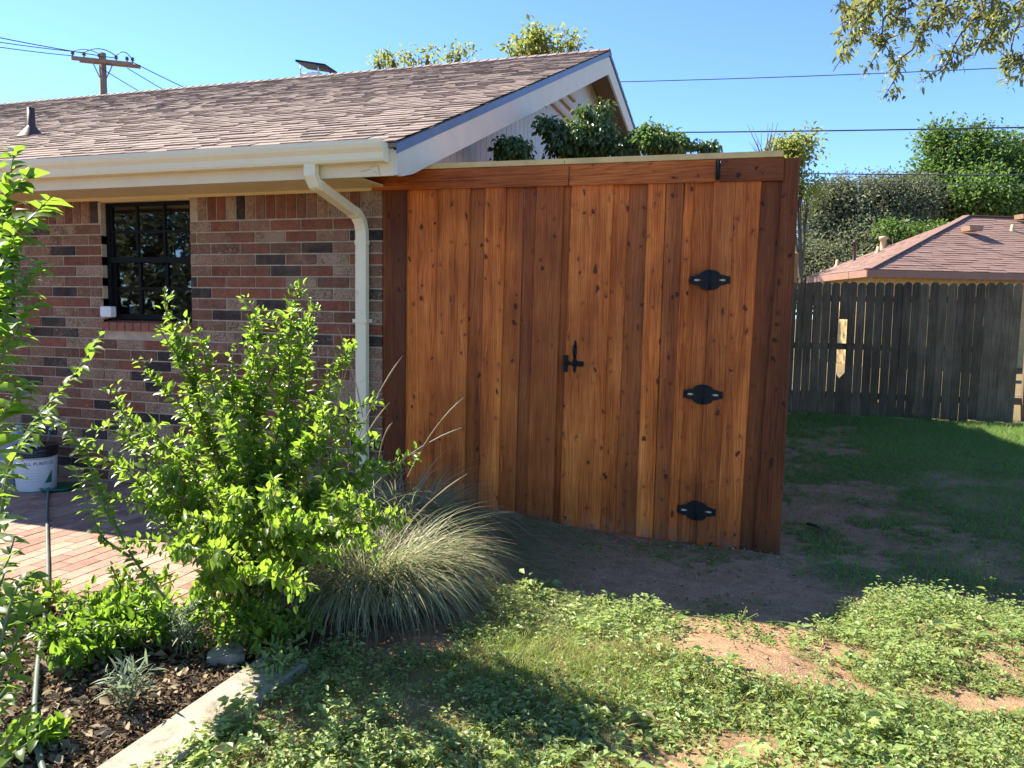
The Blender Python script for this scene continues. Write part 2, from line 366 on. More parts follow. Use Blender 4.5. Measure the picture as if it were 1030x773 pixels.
def leaves(name,P,D,U,L,W,mat,parent=None,fold=.25,droop=.15,fine=True):
    n=len(P); D=nrm(D); S=nrm(np.cross(D,U)); U=np.cross(S,D)
    L=np.broadcast_to(np.asarray(L,float),(n,))[:,None]; W=np.broadcast_to(np.asarray(W,float),(n,))[:,None]
    if fine:
        v0=P; c1=P+D*L*.32-U*L*.01; c2=P+D*L*.68-U*L*droop*.35; t=P+D*L-U*L*droop
        l1=P+D*L*.28+S*W*.46+U*W*fold; r1=P+D*L*.28-S*W*.46+U*W*fold
        l2=P+D*L*.66+S*W*.36+U*W*fold*.8-U*L*droop*.35; r2=P+D*L*.66-S*W*.36+U*W*fold*.8-U*L*droop*.35
        V=np.stack([v0,c1,c2,t,l1,l2,r1,r2],1).reshape(-1,3)
        b=np.array([[0,1,4],[4,1,5],[1,2,5],[5,2,3],[0,6,1],[6,7,1],[1,7,2],[7,3,2]])
    else:
        l=P+D*L*.45+S*W*.5+U*W*fold; r=P+D*L*.45-S*W*.5+U*W*fold; t=P+D*L-U*L*droop
        V=np.stack([P,r,t,l],1).reshape(-1,3); b=np.array([[0,1,2],[0,2,3]])
    k=V.shape[0]//n
    F=(b[None]+np.arange(n)[:,None,None]*k).reshape(-1,3)
    return raw(name,V,F,mat,parent)
def blades(name,P,az,L,W,mat,parent=None,el0=1.3,bend=1.2,seg=3,twist=None):
    """ribbon blades: initial elevation el0 (rad), total bending (rad)"""
    n=len(P); L=np.broadcast_to(np.asarray(L,float),(n,)); W=np.broadcast_to(np.asarray(W,float),(n,))
    el0=np.broadcast_to(np.asarray(el0,float),(n,)); bend=np.broadcast_to(np.asarray(bend,float),(n,))
    H=np.stack([np.cos(az),np.sin(az),np.zeros(n)],1)
    ta=az+math.pi/2+rng.normal(0,.7,n) if twist is None else az+math.pi/2+twist
    S=np.stack([np.cos(ta),np.sin(ta),np.zeros(n)],1)
    cur=P.copy(); rows=[]
    for i in range(seg+1):
        w=W*(1-(i/seg)**1.5)*.5+W*.03
        rows.append(cur-S*w[:,None]); rows.append(cur+S*w[:,None])
        e=el0-bend*((i+.5)/seg)
        cur=cur+(H*np.cos(e)[:,None]+np.array([0,0,1.])*np.sin(e)[:,None])*(L/seg)[:,None]
    V=np.stack(rows,1).reshape(-1,3); k=2*(seg+1)
    b=np.array([[2*i,2*i+1,2*i+3,2*i+2] for i in range(seg)])
    F=(b[None]+np.arange(n)[:,None,None]*k).reshape(-1,4)
    return raw(name,V,F,mat,parent)
# ------------------------------------------------------------------ terrain
def terrain(x,y):
    x=np.asarray(x,float);y=np.asarray(y,float)
    z=.012*(fbm(x,y,.9,3)-.5)*2
    sm=lambda a,b,v: np.clip((v-a)/(b-a),0,1)**2*(3-2*np.clip((v-a)/(b-a),0,1))
    z=z+.10*sm(-.6,-1.9,x)*sm(3.5,4.9,y)*sm(-3.4,-2.6,x)
    yy=np.where(y<3.82,(y-3.82)/.36,(y-3.82)/.34)
    z=z+.07*np.exp(-((x-1.15)/.62)**4-yy**2)
    z=z+.065*np.exp(-(((x+.05)/.55)**2+((y-3.2)/.26)**2))*(.6+.8*fbm(x,y,3,5))
    near=np.exp(-((x-.3)/3.)**2-((y-3.)/2.2)**2)
    z=z+near*.03*(fbm(x,y,3.5,11)-.5)+near*.008*(fbm(x,y,14,4)-.5)
    inp=(x<-1.85)&(y<5.0)&(x>-14)
    z=np.where(inp&(y>2.4),np.minimum(z,-.01+0*z),z)
    return z
def inpoly(px,py,poly):
    c=np.zeros(len(px),bool); n=len(poly)
    for i in range(n):
        x1,y1=poly[i];x2,y2=poly[(i+1)%n]
        if y1==y2: continue
        k=((y1>py)!=(y2>py))&(px<(x2-x1)*(py-y1)/(y2-y1)+x1); c^=k
    return c
LUSH=[(100,2600),(120,773),(215,705),(275,680),(330,650),(400,655),(450,640),(505,600),(580,590),(640,604),(690,640),(760,678),(860,698),(960,716),(1040,728),(1900,740),(1900,2600)]
MOUND=[(795,645),(850,612),(885,588),(1040,592),(1500,600),(1500,715),(1030,702),(930,706),(870,682),(830,662)]
BACK=[(786,412),(1900,430),(1900,602),(1030,600),(880,588),(840,600),(800,575),(786,500)]
def cover(x,y):
    """vegetation cover 0..1 for lush near lawn, and back lawn, from ground position"""
    P=np.stack([x,y,terrain(x,y)],1); px,py,d=proj(P)
    jx=px+(30*(fbm(x,y,2.5,31)-.5)*2+34*(vn(x,y,14,3)-.5)); jy=py+(24*(fbm(x,y,2.5,47)-.5)*2+15*(vn(x,y,14,8)-.5))
    ok=d>.2
    lush=(inpoly(jx,jy,LUSH)|~ok|(py>760))&(x>-1.77)
    mound=inpoly(jx,jy,MOUND)&ok
    back=inpoly(jx,jy,BACK)&ok
    a=np.where(lush,np.clip(2.6*fbm(x,y,2.6,2)-.45,0.06,1),0.)
    a=np.maximum(a,np.where(mound,np.clip(2.8*fbm(x,y,3.0,8)-.75,0,1),0))
    b=np.where(back,np.clip(2.4*fbm(x,y,1.9,17)-.5+np.clip((y-7.5)/2.5,0,1.2),.06,1),0.)
    for (ex,ey,rx,ry) in ((832,446,42,10),(850,500,65,15),(905,545,80,16),(820,525,40,16)):
        q=((jx-ex)/rx)**2+((jy-ey)/ry)**2; b=np.where(q<1,b*.12,b)
    far=(y>4.95)&(x>.3)&(px>1030); b=np.where(far,.9,b)
    far2=(y>5.0)&(x<.15); b=np.where(far2,.6,b)
    return a,b
def build_ground():
    def axis(a,b,st,far):
        core=np.arange(a,b+1e-6,st); k=[]; d=st
        lo=[];hi=[];v=a
        while v>-far: d*=1.35; v-=d; lo.append(v)
        v=b; d=st
        while v<far: d*=1.35; v+=d; hi.append(v)
        return np.array(lo[::-1]+list(core)+hi)
    X=axis(-4.,4.5,.035,400); Y=axis(.3,6.,.035,400)
    Y=np.concatenate([Y[Y<6],np.arange(6.05,13,.12),Y[Y>13]])
    gx,gy=np.meshgrid(X,Y,indexing='ij'); x=gx.ravel();y=gy.ravel(); z=terrain(x,y)
    a,b=cover(x,y); g=np.maximum(a,b); far=(np.hypot(x,y)>14); g=np.where(far,.8,g)
    mul=((x<-1.9)&(y<2.8)&(y>-3)&(x>-8)).astype(float)
    mul=np.maximum(mul,np.clip(1.4-np.hypot((x+2.1)/.7,(y-3.2)/.7),0,1))
    px,py,d=proj(np.stack([x,y,z],1))
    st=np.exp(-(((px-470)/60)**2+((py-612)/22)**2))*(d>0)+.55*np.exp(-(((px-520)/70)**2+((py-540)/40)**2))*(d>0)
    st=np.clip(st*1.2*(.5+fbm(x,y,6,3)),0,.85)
    nx,ny=len(X),len(Y); I=np.arange(nx*ny).reshape(nx,ny)
    F=np.stack([I[:-1,:-1].ravel(),I[1:,:-1].ravel(),I[1:,1:].ravel(),I[:-1,1:].ravel()],1)
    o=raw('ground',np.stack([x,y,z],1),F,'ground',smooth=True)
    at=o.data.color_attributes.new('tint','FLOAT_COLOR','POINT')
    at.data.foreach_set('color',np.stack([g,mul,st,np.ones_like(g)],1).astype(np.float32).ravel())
    o['kind']='structure'
build_ground()
# ------------------------------------------------------------------ house
GY=4.91           # gate / wall face plane
WX=-2.56          # house corner
EZ,EY,RY,RZ=2.466,4.36,10.71,4.98
RX=-2.17          # outer face of rake board
SL=(RZ-EZ)/(RY-EY)
house=thing('brick_house',(-7,8,0),'single storey brick house with brown shingle roof and cream eaves, left of the cedar gate','house')
WINS=[(-5.045,-4.185,1.345,2.262),(-7.3,-5.98,1.345,2.262)]
def brick_col():
    t=random.random()
    if t<.14: c=(.045,.036,.032);fl=.15+.5*random.random()
    elif t<.36: c=(.22,.082,.046);fl=.2+.4*random.random()
    elif t<.58: c=(.175,.085,.052);fl=.3+.4*random.random()
    elif t<.78: c=(.19,.115,.070);fl=1.
    else: c=(.235,.130,.078);fl=.55+.3*random.random()
    k=.8+.4*random.random(); return (c[0]*k,c[1]*k,c[2]*k,fl)
def brick_wall():
    b=MB(); ch=.0825; pl=.262; z0=2.094-26*ch
    for i in range(26):
        za=z0+i*ch+.005; zb=za+ch-.011
        x=WX+.0-(pl/2 if i%2 else 0)+pl if False else WX
        first=pl/2 if i%2 else pl
        x1=WX; w=first
        while x1>-13:
            x0=x1-w; w=pl
            a,bb=x0+.005,x1-.005
            segs=[(a,bb)]
            for (wx0,wx1,wz0,wz1) in WINS:
                if zb>wz0-.085 and za<wz1:
                    ns=[]
                    for (p,q) in segs:
                        if q<wx0 or p>wx1: ns.append((p,q))
                        else:
                            if p<wx0-.02: ns.append((p,wx0))
                            if q>wx1+.02: ns.append((wx1,q))
                    segs=ns
            for (p,q) in segs:
                o=random.uniform(-.002,.002); b.box(p,q,GY+o,GY+.09,za,zb,brick_col(),bev=.003)
            x1=x0
    # soldier course
    x1=WX; i=0
    while x1>-13:
        x0=x1-.0865
        if not any(x1>wx0 and x0<wx1 for (wx0,wx1,_,_) in WINS): b.box(x0+.005,x1-.005,GY+random.uniform(-.002,.002),GY+.09,2.101,2.36,brick_col(),bev=.003)
        x1=x0; i+=1
    # rowlock sills, sloping out
    for (wx0,wx1,wz0,_) in WINS:
        x=wx0
        while x<wx1-.02:
            c=brick_col(); c=(.28*c[3]+.22,.12,.075,.3)
            z=wz0-.005
            pts=[(x+.004,GY-.022,z-.085),(x+.004,GY+.1,z-.085),(x+.004,GY+.1,z),(x+.004,GY-.022,z-.022)]
            b.prism(pts,(.07,0,0),(.25+random.random()*.08,.11,.07,.3)); x+=.0785
    b.build('brickwork','brick',house)
    m=MB()
    def wallseg(x0,x1,z0,z1): m.box(x0,x1,GY+.007,GY+.2,z0,z1)
    xs=[-13.]+[v for w in sorted(WINS) for v in w[:2]]+[WX-.006]
    for i in range(0,len(xs)-1,2): wallseg(xs[i],xs[i+1],-.3,2.40)
    for (wx0,wx1,wz0,wz1) in WINS:
        wallseg(wx0,wx1,-.3,wz0-.03); wallseg(wx0,wx1,wz1+.1,2.40)
    m.box(-13,WX-.02,GY+.21,15.5,-.3,-.02) # slab
    m.box(WX-.2,WX-.006,GY+.201,15.5,-.3,2.40)
    m.box(-13,-12.8,GY+.201,15.5,-.3,2.4); m.box(-12.79,WX-.21,15.3,15.5,-.3,2.4)
    m.build('mortar_bed','mortar',house)
    m=MB(); m.box(-12.79,WX-.21,GY+.201,15.29,2.40,2.43); m.box(-12.79,WX-.21,GY+2.2,GY+2.25,0,2.39); m.box(-5.6,-5.5,GY+.202,GY+2.19,0,2.39); m.build('inner_wall','room',house)
    # side brick face
    s=MB()
    for i in range(29):
        za=z0+i*ch+.005
        y=GY+.1
        while y<15.4:
            s.box(WX-.004,WX+.004,y+(ch if i%2 else 0)+.005,y+(ch if i%2 else 0)+pl-.006,za,za+ch-.011,brick_col()); y+=pl
    s.build('side_brickwork','brick',house)
brick_wall()
def window(wx0,wx1,wz0,wz1):
    w=MB(); y=GY+.055; fr=.035
    w.box(wx0,wx0+fr,y,y+.06,wz0,wz1); w.box(wx1-fr,wx1,y,y+.06,wz0,wz1)
    w.box(wx0+fr,wx1-fr,y,y+.06,wz1-fr*.8,wz1); w.box(wx0+fr,wx1-fr,y,y+.06,wz0,wz0+fr*1.2)
    zm=(wz0+wz1)/2+.01
    w.box(wx0+fr,wx1-fr,y-.006,y+.05,zm-.02,zm+.02)
    W=w.build('window','bronze',house)
    mu=MB(); xa,xb=wx0+fr,wx1-fr
    for (za,zb,yy) in ((zm+.02,wz1-fr*.8,y+.012),(wz0+fr*1.2,zm-.02,y+.03)):
        # sash border
        mu.box(xa,xa+.022,yy-.004,yy+.018,za,zb); mu.box(xb-.022,xb,yy-.004,yy+.018,za,zb)
        for k in (1,2):
            x=xa+(xb-xa)*k/3; mu.box(x-.011,x+.011,yy-.002,yy+.012,za,zb)
        z=(za+zb)/2; mu.box(xa+.022,xb-.022,yy-.0035,yy+.014,z-.010,z+.010)
    o=mu.build('glazing_bars','bronze',W)
    g=MB(); g.box(xa,xb,y+.020,y+.024,zm+.02,wz1-fr*.8); g.box(xa,xb,y+.040,y+.044,wz0+fr*1.2,zm-.02)
    g.build('pane','glass',W)
    c=MB(); n=10
    for (ca,cb) in ((xa+.03,xa+.11),):
        pts=[(ca+(cb-ca)*i/n, y+.12+.012*math.sin(i*1.9)) for i in range(n+1)]
        for i in range(n):
            (p,q),(r_,t)=pts[i],pts[i+1]
            c.add([(p,q,wz0),(r_,t,wz0),(r_,t,wz1),(p,q,wz1)],[(0,1,2,3)])
    c.box(xa,xb,y+.10,y+.11,wz1-.17,wz1-.155)
    c.build('curtain','curtain',W)
    r=MB(); r.box(wx0-.2,wx1+.2,GY+.9,GY+.95,wz0-.3,2.6)
    r.build('room_backing','room',W)
    # header panel above window
    h=MB(); h.box(wx0+.001,wx1-.001,GY+.004,GY+.12,wz1+.001,2.37)
    h.build('header_board','soffit',house)
for w in WINS: window(*w)
def eaves():
    f=MB(); f.box(-13,RX-.03,EY+.0,EY+.02,2.268,2.43); f.build('fascia','cream',house)
    # thicker block end with peeling at corner
    s=MB(); s.box(-13,WX+.02,EY+.021,GY+.0,2.295,2.307); s.box(-13,WX-.02,GY-.012,GY-.001,2.272,2.294); s.box(WX+.0205,RX-.03,EY+.021,EY+.05,2.2905,2.40)
    s.build('soffit','soffit',house)
    g=MB(); # K-style gutter profile extruded along x
    P=[(0,2.345),(-.075,2.345),(-.082,2.36),(-.085,2.395),(-.105,2.42),(-.112,2.445),(-.112,2.468),(-.100,2.468),(-.100,2.455),(-.004,2.455)]
    pr=[(-13,EY-.001+a,b) for a,b in P]; g.prism(pr,(13+RX-.06,0,0))
    g.build('gutter','gutter',house)
    seam=MB(); pr=[(-13+.0,EY-.002+a*1.03,2.4+(b-2.4)*1.03) for a,b in P]
    seam.prism([(RX-.0625,q,r) for (_,q,r) in pr],(.0085,0,0))
    seam.build('gutter_end_cap','gutter',house)
    for gx in (-4.62,-7.7,-10.8):
        q=MB(); q.prism([(gx,EY-.001+a*1.02,2.4+(b-2.4)*1.02) for a,b in P],(.006,0,0)); q.build('gutter_seam','gutter',house)
    q=MB(); q.box(-6.102,-6.098,EY-.0012,EY-.0002,2.27,2.34); q.build('fascia_joint','bronze',house)
    ck=MB()
    for (x0_,z0_,x1_,z1_) in ((-2.30,2.335,-2.295,2.29),(-2.295,2.29,-2.285,2.272),(-2.36,2.322,-2.31,2.332),(-2.42,2.30,-2.35,2.311),(-2.33,2.30,-2.31,2.285)):
        ck.beam((x0_,EY-.0006,z0_),(x1_,EY-.0006,z1_),.001,.004,up=(0,1,0))
    ck.build('peeling_crack','bark',house)
    d=MB(); top=np.array([-2.745,EY-.045,2.352])
    pth=[top,top+(0,0,-.07),top+(.01,.02,-.115),(-2.70,4.80,2.10),(-2.692,4.84,2.05),(-2.69,4.858,1.99),(-2.69,4.858,1.0),(-2.69,4.858,.20),(-2.69,4.84,.15),(-2.69,4.70,.08)]
    def sq(pts,w,h):
        vs=[];fs=[]
        pts=[np.array(p,float) for p in pts]
        for i,p in enumerate(pts):
            t=pts[min(i+1,len(pts)-1)]-pts[max(i-1,0)]; t/=np.linalg.norm(t)
            sx=np.array([1.,0,0]); sx=sx-t*(t@sx); sx/=np.linalg.norm(sx); sy=np.cross(t,sx)
            b=.25
            for (a,c) in ((-1,-1+b),(-1+b,-1),(1-b,-1),(1,-1+b),(1,1-b),(1-b,1),(-1+b,1),(-1,1-b)): vs.append(p+sx*a*w/2+sy*c*h/2)
        n=8
        for i in range(len(pts)-1):
            for k in range(n):
                j=(k+1)%n; fs.append((i*n+k,i*n+j,(i+1)*n+j,(i+1)*n+k))
        fs.append(tuple(range(n))); fs.append(tuple(range((len(pts)-1)*n,len(pts)*n)))
        return vs,fs
    v,fc=sq(pth,.082,.062); d.add(v,fc)
    # elbow crimps
    for p,q in ((pth[2],pth[3]),):
        a=np.array(p);b=np.array(q)
        for t in (.03,.06,.09,.91,.94,.97):
            c=a+(b-a)*t; v,fc=sq([c-(b-a)*.006,c+(b-a)*.006],.088,.068); d.add(v,fc)
    v,fc=sq([(-2.69,4.858,1.93),(-2.69,4.858,1.90)],.09,.068); d.add(v,fc)
    v,fc=sq([(-2.69,4.858,1.62),(-2.69,4.858,1.612)],.088,.066); d.add(v,fc)
    o=d.build('downspout','gutter',house)
    st=MB(); st.box(-2.745,-2.635,4.82,4.905,1.36,1.385) ; st.build('strap','gutter',o)
eaves()
def tabroof(mb,O,U,V,width,length,ex=.128,tw=(.10,.24),th=.0065,clip=None,cs=None,base=.5):
    """shingle tabs: O origin (eave corner), U along eave (unit), V up slope (unit)"""
    O=np.array(O,float);U=np.array(U,float);V=np.array(V,float);Nn=np.cross(U,V); Nn/=np.linalg.norm(Nn)
    if Nn[2]<0: Nn=-Nn
    n=int(length/ex)+1
    for i in range(n):
        v0=i*ex; v1=min(v0+ex*1.25,length)
        u=-random.random()*.2
        while u<width:
            w=random.uniform(*tw); a=max(u,0);b=min(u+w,width); u+=w
            if b-a<.01: continue
            if clip:
                r=clip((v0+v1)/2)
                a=max(a,r[0]); b=min(b,r[1])
                if b-a<.01: continue
            t=th*random.choice((.55,1.,1.5)); jag=random.uniform(0,.012)
            def P(uu,vv,hh): return O+U*uu+V*vv+Nn*hh
            g=.002
            vs=[P(a+g,v0-jag,0),P(b-g,v0-jag,0),P(b-g,v0-jag,t+.004),P(a+g,v0-jag,t+.004),P(b-g,v1,.001),P(a+g,v1,.001)]
            c=base+random.gauss(0,.10)-(.22 if random.random()<.08 else 0); 
            mb.add(vs,[(0,1,2,3),(3,2,4,5)],(c,c,c,1))
def roof():
    U=np.array([1,0,0.]); V=np.array([0,RY-EY,RZ-EZ]); Ln=np.linalg.norm(V); V/=Ln
    # deck (one closed slab: front slope, back slope)
    d=MB(); x0=-15.; x1=RX-.002; zb=.03
    BY,BZ=16.8,RZ-.22*(16.8-RY)
    sec=[(EY-.02,EZ-.008),(RY,RZ),(BY,BZ),(BY,BZ-.06),(RY,RZ-.07),(EY-.02,EZ-.035)]
    d.prism([(x0,y,z) for y,z in sec],(x1-x0,0,0),(.3,.3,.3,1))
    rf=d.build('roof_deck','roof',house)
    m=MB(); tabroof(m,(x0,EY-.03,EZ-.002),U,V,x1-x0+.012,Ln+.02)
    m.build('front_shingles','roof',house)
    m=MB(); V2=np.array([0,-(BY-RY),RZ-BZ]); L2=np.linalg.norm(V2); V2/=L2
    tabroof(m,(x0,BY,BZ+.002),U,V2,x1-x0+.012,L2,ex=.28,tw=(.4,.9)); m.build('back_shingles','roof',house)
    m=MB(); x=x1+.01
    while x>x0:
        c=.35+random.uniform(-.3,.3)
        z=RZ+.022
        a=x; b=x-.30
        vs=[(a,RY-.13,z-.13*SL+.006),(a,RY,z+.022),(a,RY+.13,z-.13*.22+.006),(b,RY-.13,z-.13*SL-.006),(b,RY,z+.002),(b,RY+.13,z-.13*.22-.006),(a,RY-.13,z-.13*SL-.015),(a,RY,z-.0),(a,RY+.13,z-.13*.22-.015)]
        m.add(vs,[(0,3,4,1),(1,4,5,2),(6,0,1,7),(7,1,2,8)],(c,c,c,1)); x-=.145
    m.build('ridge_cap','roof',house)
    # rake boards
    def rake(y0,z0,y1,z1,dep,name,mat,xa,xb,off=0.):
        r=MB(); r.prism([(xa,y0,z0-off),(xa,y1,z1-off),(xa,y1,z1-off-dep),(xa,y0,z0-off-dep)],(xb-xa,0,0)); return r.build(name,mat,house)
    r=MB(); dep=.235; o=.035
    r.prism([(RX-.03,EY,EZ-o-.012),(RX-.03,RY,RZ-o-.01),(RX-.03,BY,BZ-o-.01),(RX-.03,BY,BZ-o-dep),(RX-.03,RY,RZ-o-dep-.03),(RX-.03,EY+.22,EZ+.22*SL-o-dep+.03),(RX-.03,EY+.06,2.272),(RX-.03,EY,2.272)],(.028,0,0))
    r.build('rake_board','white',house)
    d=MB(); d.prism([(RX,EY-.02,EZ-.012),(RX,RY,RZ+.0),(RX,RY,RZ-.062),(RX,EY-.02,EZ-.072)],(.006,0,0))
    d.prism([(RX,RY+.002,RZ),(RX,BY,BZ),(RX,BY,BZ-.03),(RX,RY+.002,RZ-.03)],(.006,0,0))
    d.build('drip_edge','drip',house)
    # soffit under rake
    s=MB(); s.prism([(WX+.02,EY+.05,EZ+.05*SL-.075),(WX+.02,RY,RZ-.075),(WX+.02,RY,RZ-.085),(WX+.02,EY+.05,EZ+.05*SL-.085)],(RX-.03-WX-.022,0,0))
    s.prism([(WX+.02,RY+.003,RZ-.075),(WX+.02,BY,BZ-.075),(WX+.02,BY,BZ-.085),(WX+.02,RY+.003,RZ-.085)],(RX-.03-WX-.022,0,0))
    s.build('rake_soffit','tansoffit',house)
    # gable siding with vertical grooves
    g=MB(); y=EY+.56
    while y<15.4:
        y1=y+.145
        zt=lambda q: (EZ+(q-EY)*SL if q<RY else RZ-(q-RY)*.22)-.09
        g.prism([(WX-.02,y+.004,2.38),(WX-.02,y1-.004,2.38),(WX-.02,y1-.004,zt(y1)),(WX-.02,y+.004,zt(y))],(.034,0,0)); y=y1
    g.prism([(WX-.06,EY+.6,2.41),(WX-.06,15.4,2.41),(WX-.06,15.4,RZ-.22*(15.4-RY)-.12),(WX-.06,RY,RZ-.12),(WX-.06,EY+.6,EZ+.6*SL-.12)],(.035,0,0))
    g.build('gable_siding','siding',house)
    # louvre
    for k in range(4):
        q0=8.95+k*.42; z=3.93+k*.155
        l=MB(); l.beam((WX+.035,q0,z),(WX+.035,10.25,z+.0),.05,.045); l.build('louvre_slat','tan',house)
    for p,q in (((WX+.04,8.75,3.85),(WX+.04,10.30,3.85+1.55*SL)),((WX+.04,10.32,3.75),(WX+.04,10.32,4.5))):
        l=MB(); l.beam(p,q,.05,.05); l.build('louvre_frame','tan',house)
roof()
# plumbing vent on the roof
def roofz(y): return EZ+(y-EY)*SL
v=thing('vent_pipe',(-6.93,5.95,roofz(5.95)),'dark plumbing vent pipe with a flared boot on the front roof slope, far left','vent pipe')
b=MB(); b.lathe(-6.93,5.95,[(.038,roofz(5.95)),(.034,roofz(5.95)+.27),(.026,roofz(5.95)+.27),(.028,roofz(5.95)+.2)],16); b.build('pipe','lead',v)
b=MB(); b.lathe(-6.93,5.95,[(.13,roofz(5.95)-.02),(.09,roofz(5.95)+.03),(.05,roofz(5.95)+.08),(.036,roofz(5.95)+.1)],20); b.build('boot','lead',v)
# chimney cap behind ridge
cx,cy=-7.38,11.4; ch=thing('chimney_flue',(cx,cy,4.7),'metal flue with flat black rain cap rising just behind the roof ridge','chimney')
b=MB(); b.box(cx+.05,cx+.4,cy-.18,cy+.18,4.6,5.24,bev=.01); b.build('flue','paper',ch)
b=MB(); b.beam((cx-.02,cy-.02,5.43),(cx+.50,cy+.02,5.33),.42,.03); b.build('rain_cap','black',ch)
b=MB()
for dx in (.06,.39):
    for dy in (-.18,.18): b=MB(); b.tube([(cx+dx,cy+dy,5.2),(cx+dx,cy+dy,5.36)],.012,6); b.build('cap_leg','screw',ch)
# ------------------------------------------------------------------ patio, curb
def patio():
    b=MB(); x=-9.; L=.20;Wd=.10
    i=0
    while x<-2.56:
        y=2.74-(L/2 if i%2 else 0)
        while y<4.9:
            ya=max(y,2.74);yb=min(y+L,4.905)
            if yb-ya>.03:
                k=random.uniform(.8,1.2); c=random.choice(((.34,.20,.145),(.37,.225,.165),(.31,.18,.135),(.39,.26,.19)))
                dz=random.uniform(-.0015,.0015)
                b.box(x+.002,x+Wd-.002,ya+.002,yb-.002,-.04,.02+dz,tuple(q*k for q in c)+(1,),bev=.002)
            y+=L
        x+=Wd; i+=1
    o=b.build('patio','paver'); o['kind']='structure'
    m=MB(); m.box(-9,-2.57,2.745,4.905,-.05,.012); o2=m.build('patio_sand_bed','mortar'); o2['kind']='structure'
patio()
c=MB()
segs=[(-1.1+i*1.3,-1.1+(i+1)*1.3-.006) for i in range(3)]
for (a,bb) in segs: c.box(-1.905,-1.70,a,min(bb,2.64),-.12,.035,bev=.008)
tag(c.build('path','concrete'),kind='structure')
# ------------------------------------------------------------------ cedar fence and gate
def board(mb,x0,x1,z0,z1,yf,th,br,g0,g1,seed,x0b=None,x1b=None):
    """x0,x1 at top; x0b,x1b at bottom; grey stain g0->g1 across; front at yf"""
    x0b=x0 if x0b is None else x0b; x1b=x1 if x1b is None else x1b
    e=.005
    def sec(z,a,b): return [(a+e,yf,z),(b-e,yf,z),(b,yf+e,z),(b,yf+th,z),(a,yf+th,z),(a,yf+e,z)]
    v=sec(z0,x0b,x1b)+sec(z1,x0,x1)
    cs=[(br,g0,seed),(br,g1,seed),(br,g1,seed),(br,g1,seed),(br,g0,seed),(br,g0,seed)]*2
    f=[(0,1,2,3,4,5),(11,10,9,8,7,6)]+[((i+1)%6,i,i+6,(i+1)%6+6) for i in range(6)]
    f=[tuple(reversed(q)) for q in f]
    mb.add(v,f,[c+(1,) for c in cs],uv=lambda p:(p[0]+p[1]*.8+seed*13.7,p[2]+seed*5.1))
    if x1-x0>.08:
        for zr in (.40,1.235,2.09):
            for q in (.22,.78):
                t=(zr-z0)/(z1-z0); xa=x0b+(x0-x0b)*t; xb=x1b+(x1-x1b)*t; xn=xa+(xb-xa)*q+random.uniform(-.006,.006); zn=zr+random.uniform(-.014,.014); r=.0032
                mb.add([(xn+r*math.cos(k*math.pi/3),yf-.0008,zn+r*math.sin(k*math.pi/3)) for k in range(6)],[(0,1,2,3,4,5)],(.16,.8,seed,1))
XT=[-2.641,-2.534,-2.379,-2.135,-1.909,-1.657,-1.447,-1.27,-1.222,-.946,-.728,-.507,-.335,-.206,-.059,.064,.148]
fence=thing('cedar_fence',(-1.9,GY,0),'new orange cedar privacy fence run with pale top cap, holding the gate beside the house','fence')
def zb(x): return np.interp(x,[-2.7,-1.7,-1.25,-.98,-.74,-.48,-.1,.0,.15],[.15,.09,.035,.024,.018,.006,.002,-.005,-.02])
P_=GY-.004; I_=GY+.020
pan=MB()
#          top x0,x1, bottom x0,x1, proud?, bright, g0,g1
LB=[(-2.650,-2.520,None,None,0,.50,.15,.1),(-2.534,-2.379,None,None,1,.38,.45,.65),(-2.385,-2.135,None,None,0,1.05,0,0),(-2.14,-1.909,None,None,1,.88,0,.05),
    (-1.915,-1.797,None,None,0,.72,.2,.2),(-1.800,-1.657,None,None,1,1.05,.1,-.0),(-1.660,-1.54,None,None,0,.90,.0,.3),(-1.536,-1.447,None,None,0,.70,.45,.2),(-1.449,-1.268,None,None,1,.84,.25,.35),(-1.275,-1.224,-1.31,-1.254,0,.72,.1,.1)]
for k,(a,b_,c_,d_,pr,br,g0,g1) in enumerate(LB):
    sh=0. ; bx0=a if c_ is None else c_; bx1=b_ if d_ is None else d_
    bx0-=.03*min(1,(a+2.66)) if c_ is None else 0; bx1-=.03*min(1,(b_+2.66)) if d_ is None else 0
    if not pr:
        if k and LB[k-1][4]: a-=.02; bx0-=.02
        if k==len(LB)-1 or LB[k+1][4]: b_+=.02; bx1+=.02
    board(pan,a,b_,zb(a),2.30,P_ if pr else I_+.002*(k%2),.017 if pr else .016,br,g0,g1,k*.137+.05,bx0,bx1)
pan.build('board_panel','cedar',fence)
pan=MB()
RB=[(-.334,-.204,-.357,-.238,1,.80,.10,.15),(-.208,-.059,-.242,-.096,1,.95,.15,-.0),(-.065,.066,-.10,-.012,0,.46,.3,.5)]
for k,(a,b_,c_,d_,pr,br,g0,g1) in enumerate(RB):
    if not pr: a-=.02; c_-=.02
    board(pan,a,b_,zb(a)-.0,2.30,P_ if pr else I_,.017,br,g0,g1,k*.171+.43,c_,d_)
board(pan,.058,.148,-.03,2.372,P_+.0,.019,.36,.15,.35,.91,-.016,.142)
pan.build('latch_side_panel' if False else 'hinge_side_panel','cedar',fence)
fa=MB()
def hboard(mb,x0,x1,z0a,z0b,z1a,z1b,y0,y1,br,g,seed):
    v=[(x0,y0,z0a),(x1,y0,z0b),(x1,y1,z0b),(x0,y1,z0a),(x0,y0,z1a),(x1,y0,z1b),(x1,y1,z1b),(x0,y1,z1a)]
    mb.add(v,[(0,3,2,1),(4,5,6,7),(0,1,5,4),(1,2,6,5),(2,3,7,6),(3,0,4,7)],(br,g,seed,1),uv=lambda p:(p[2]+seed*9.1+p[1],p[0]+seed*3.))
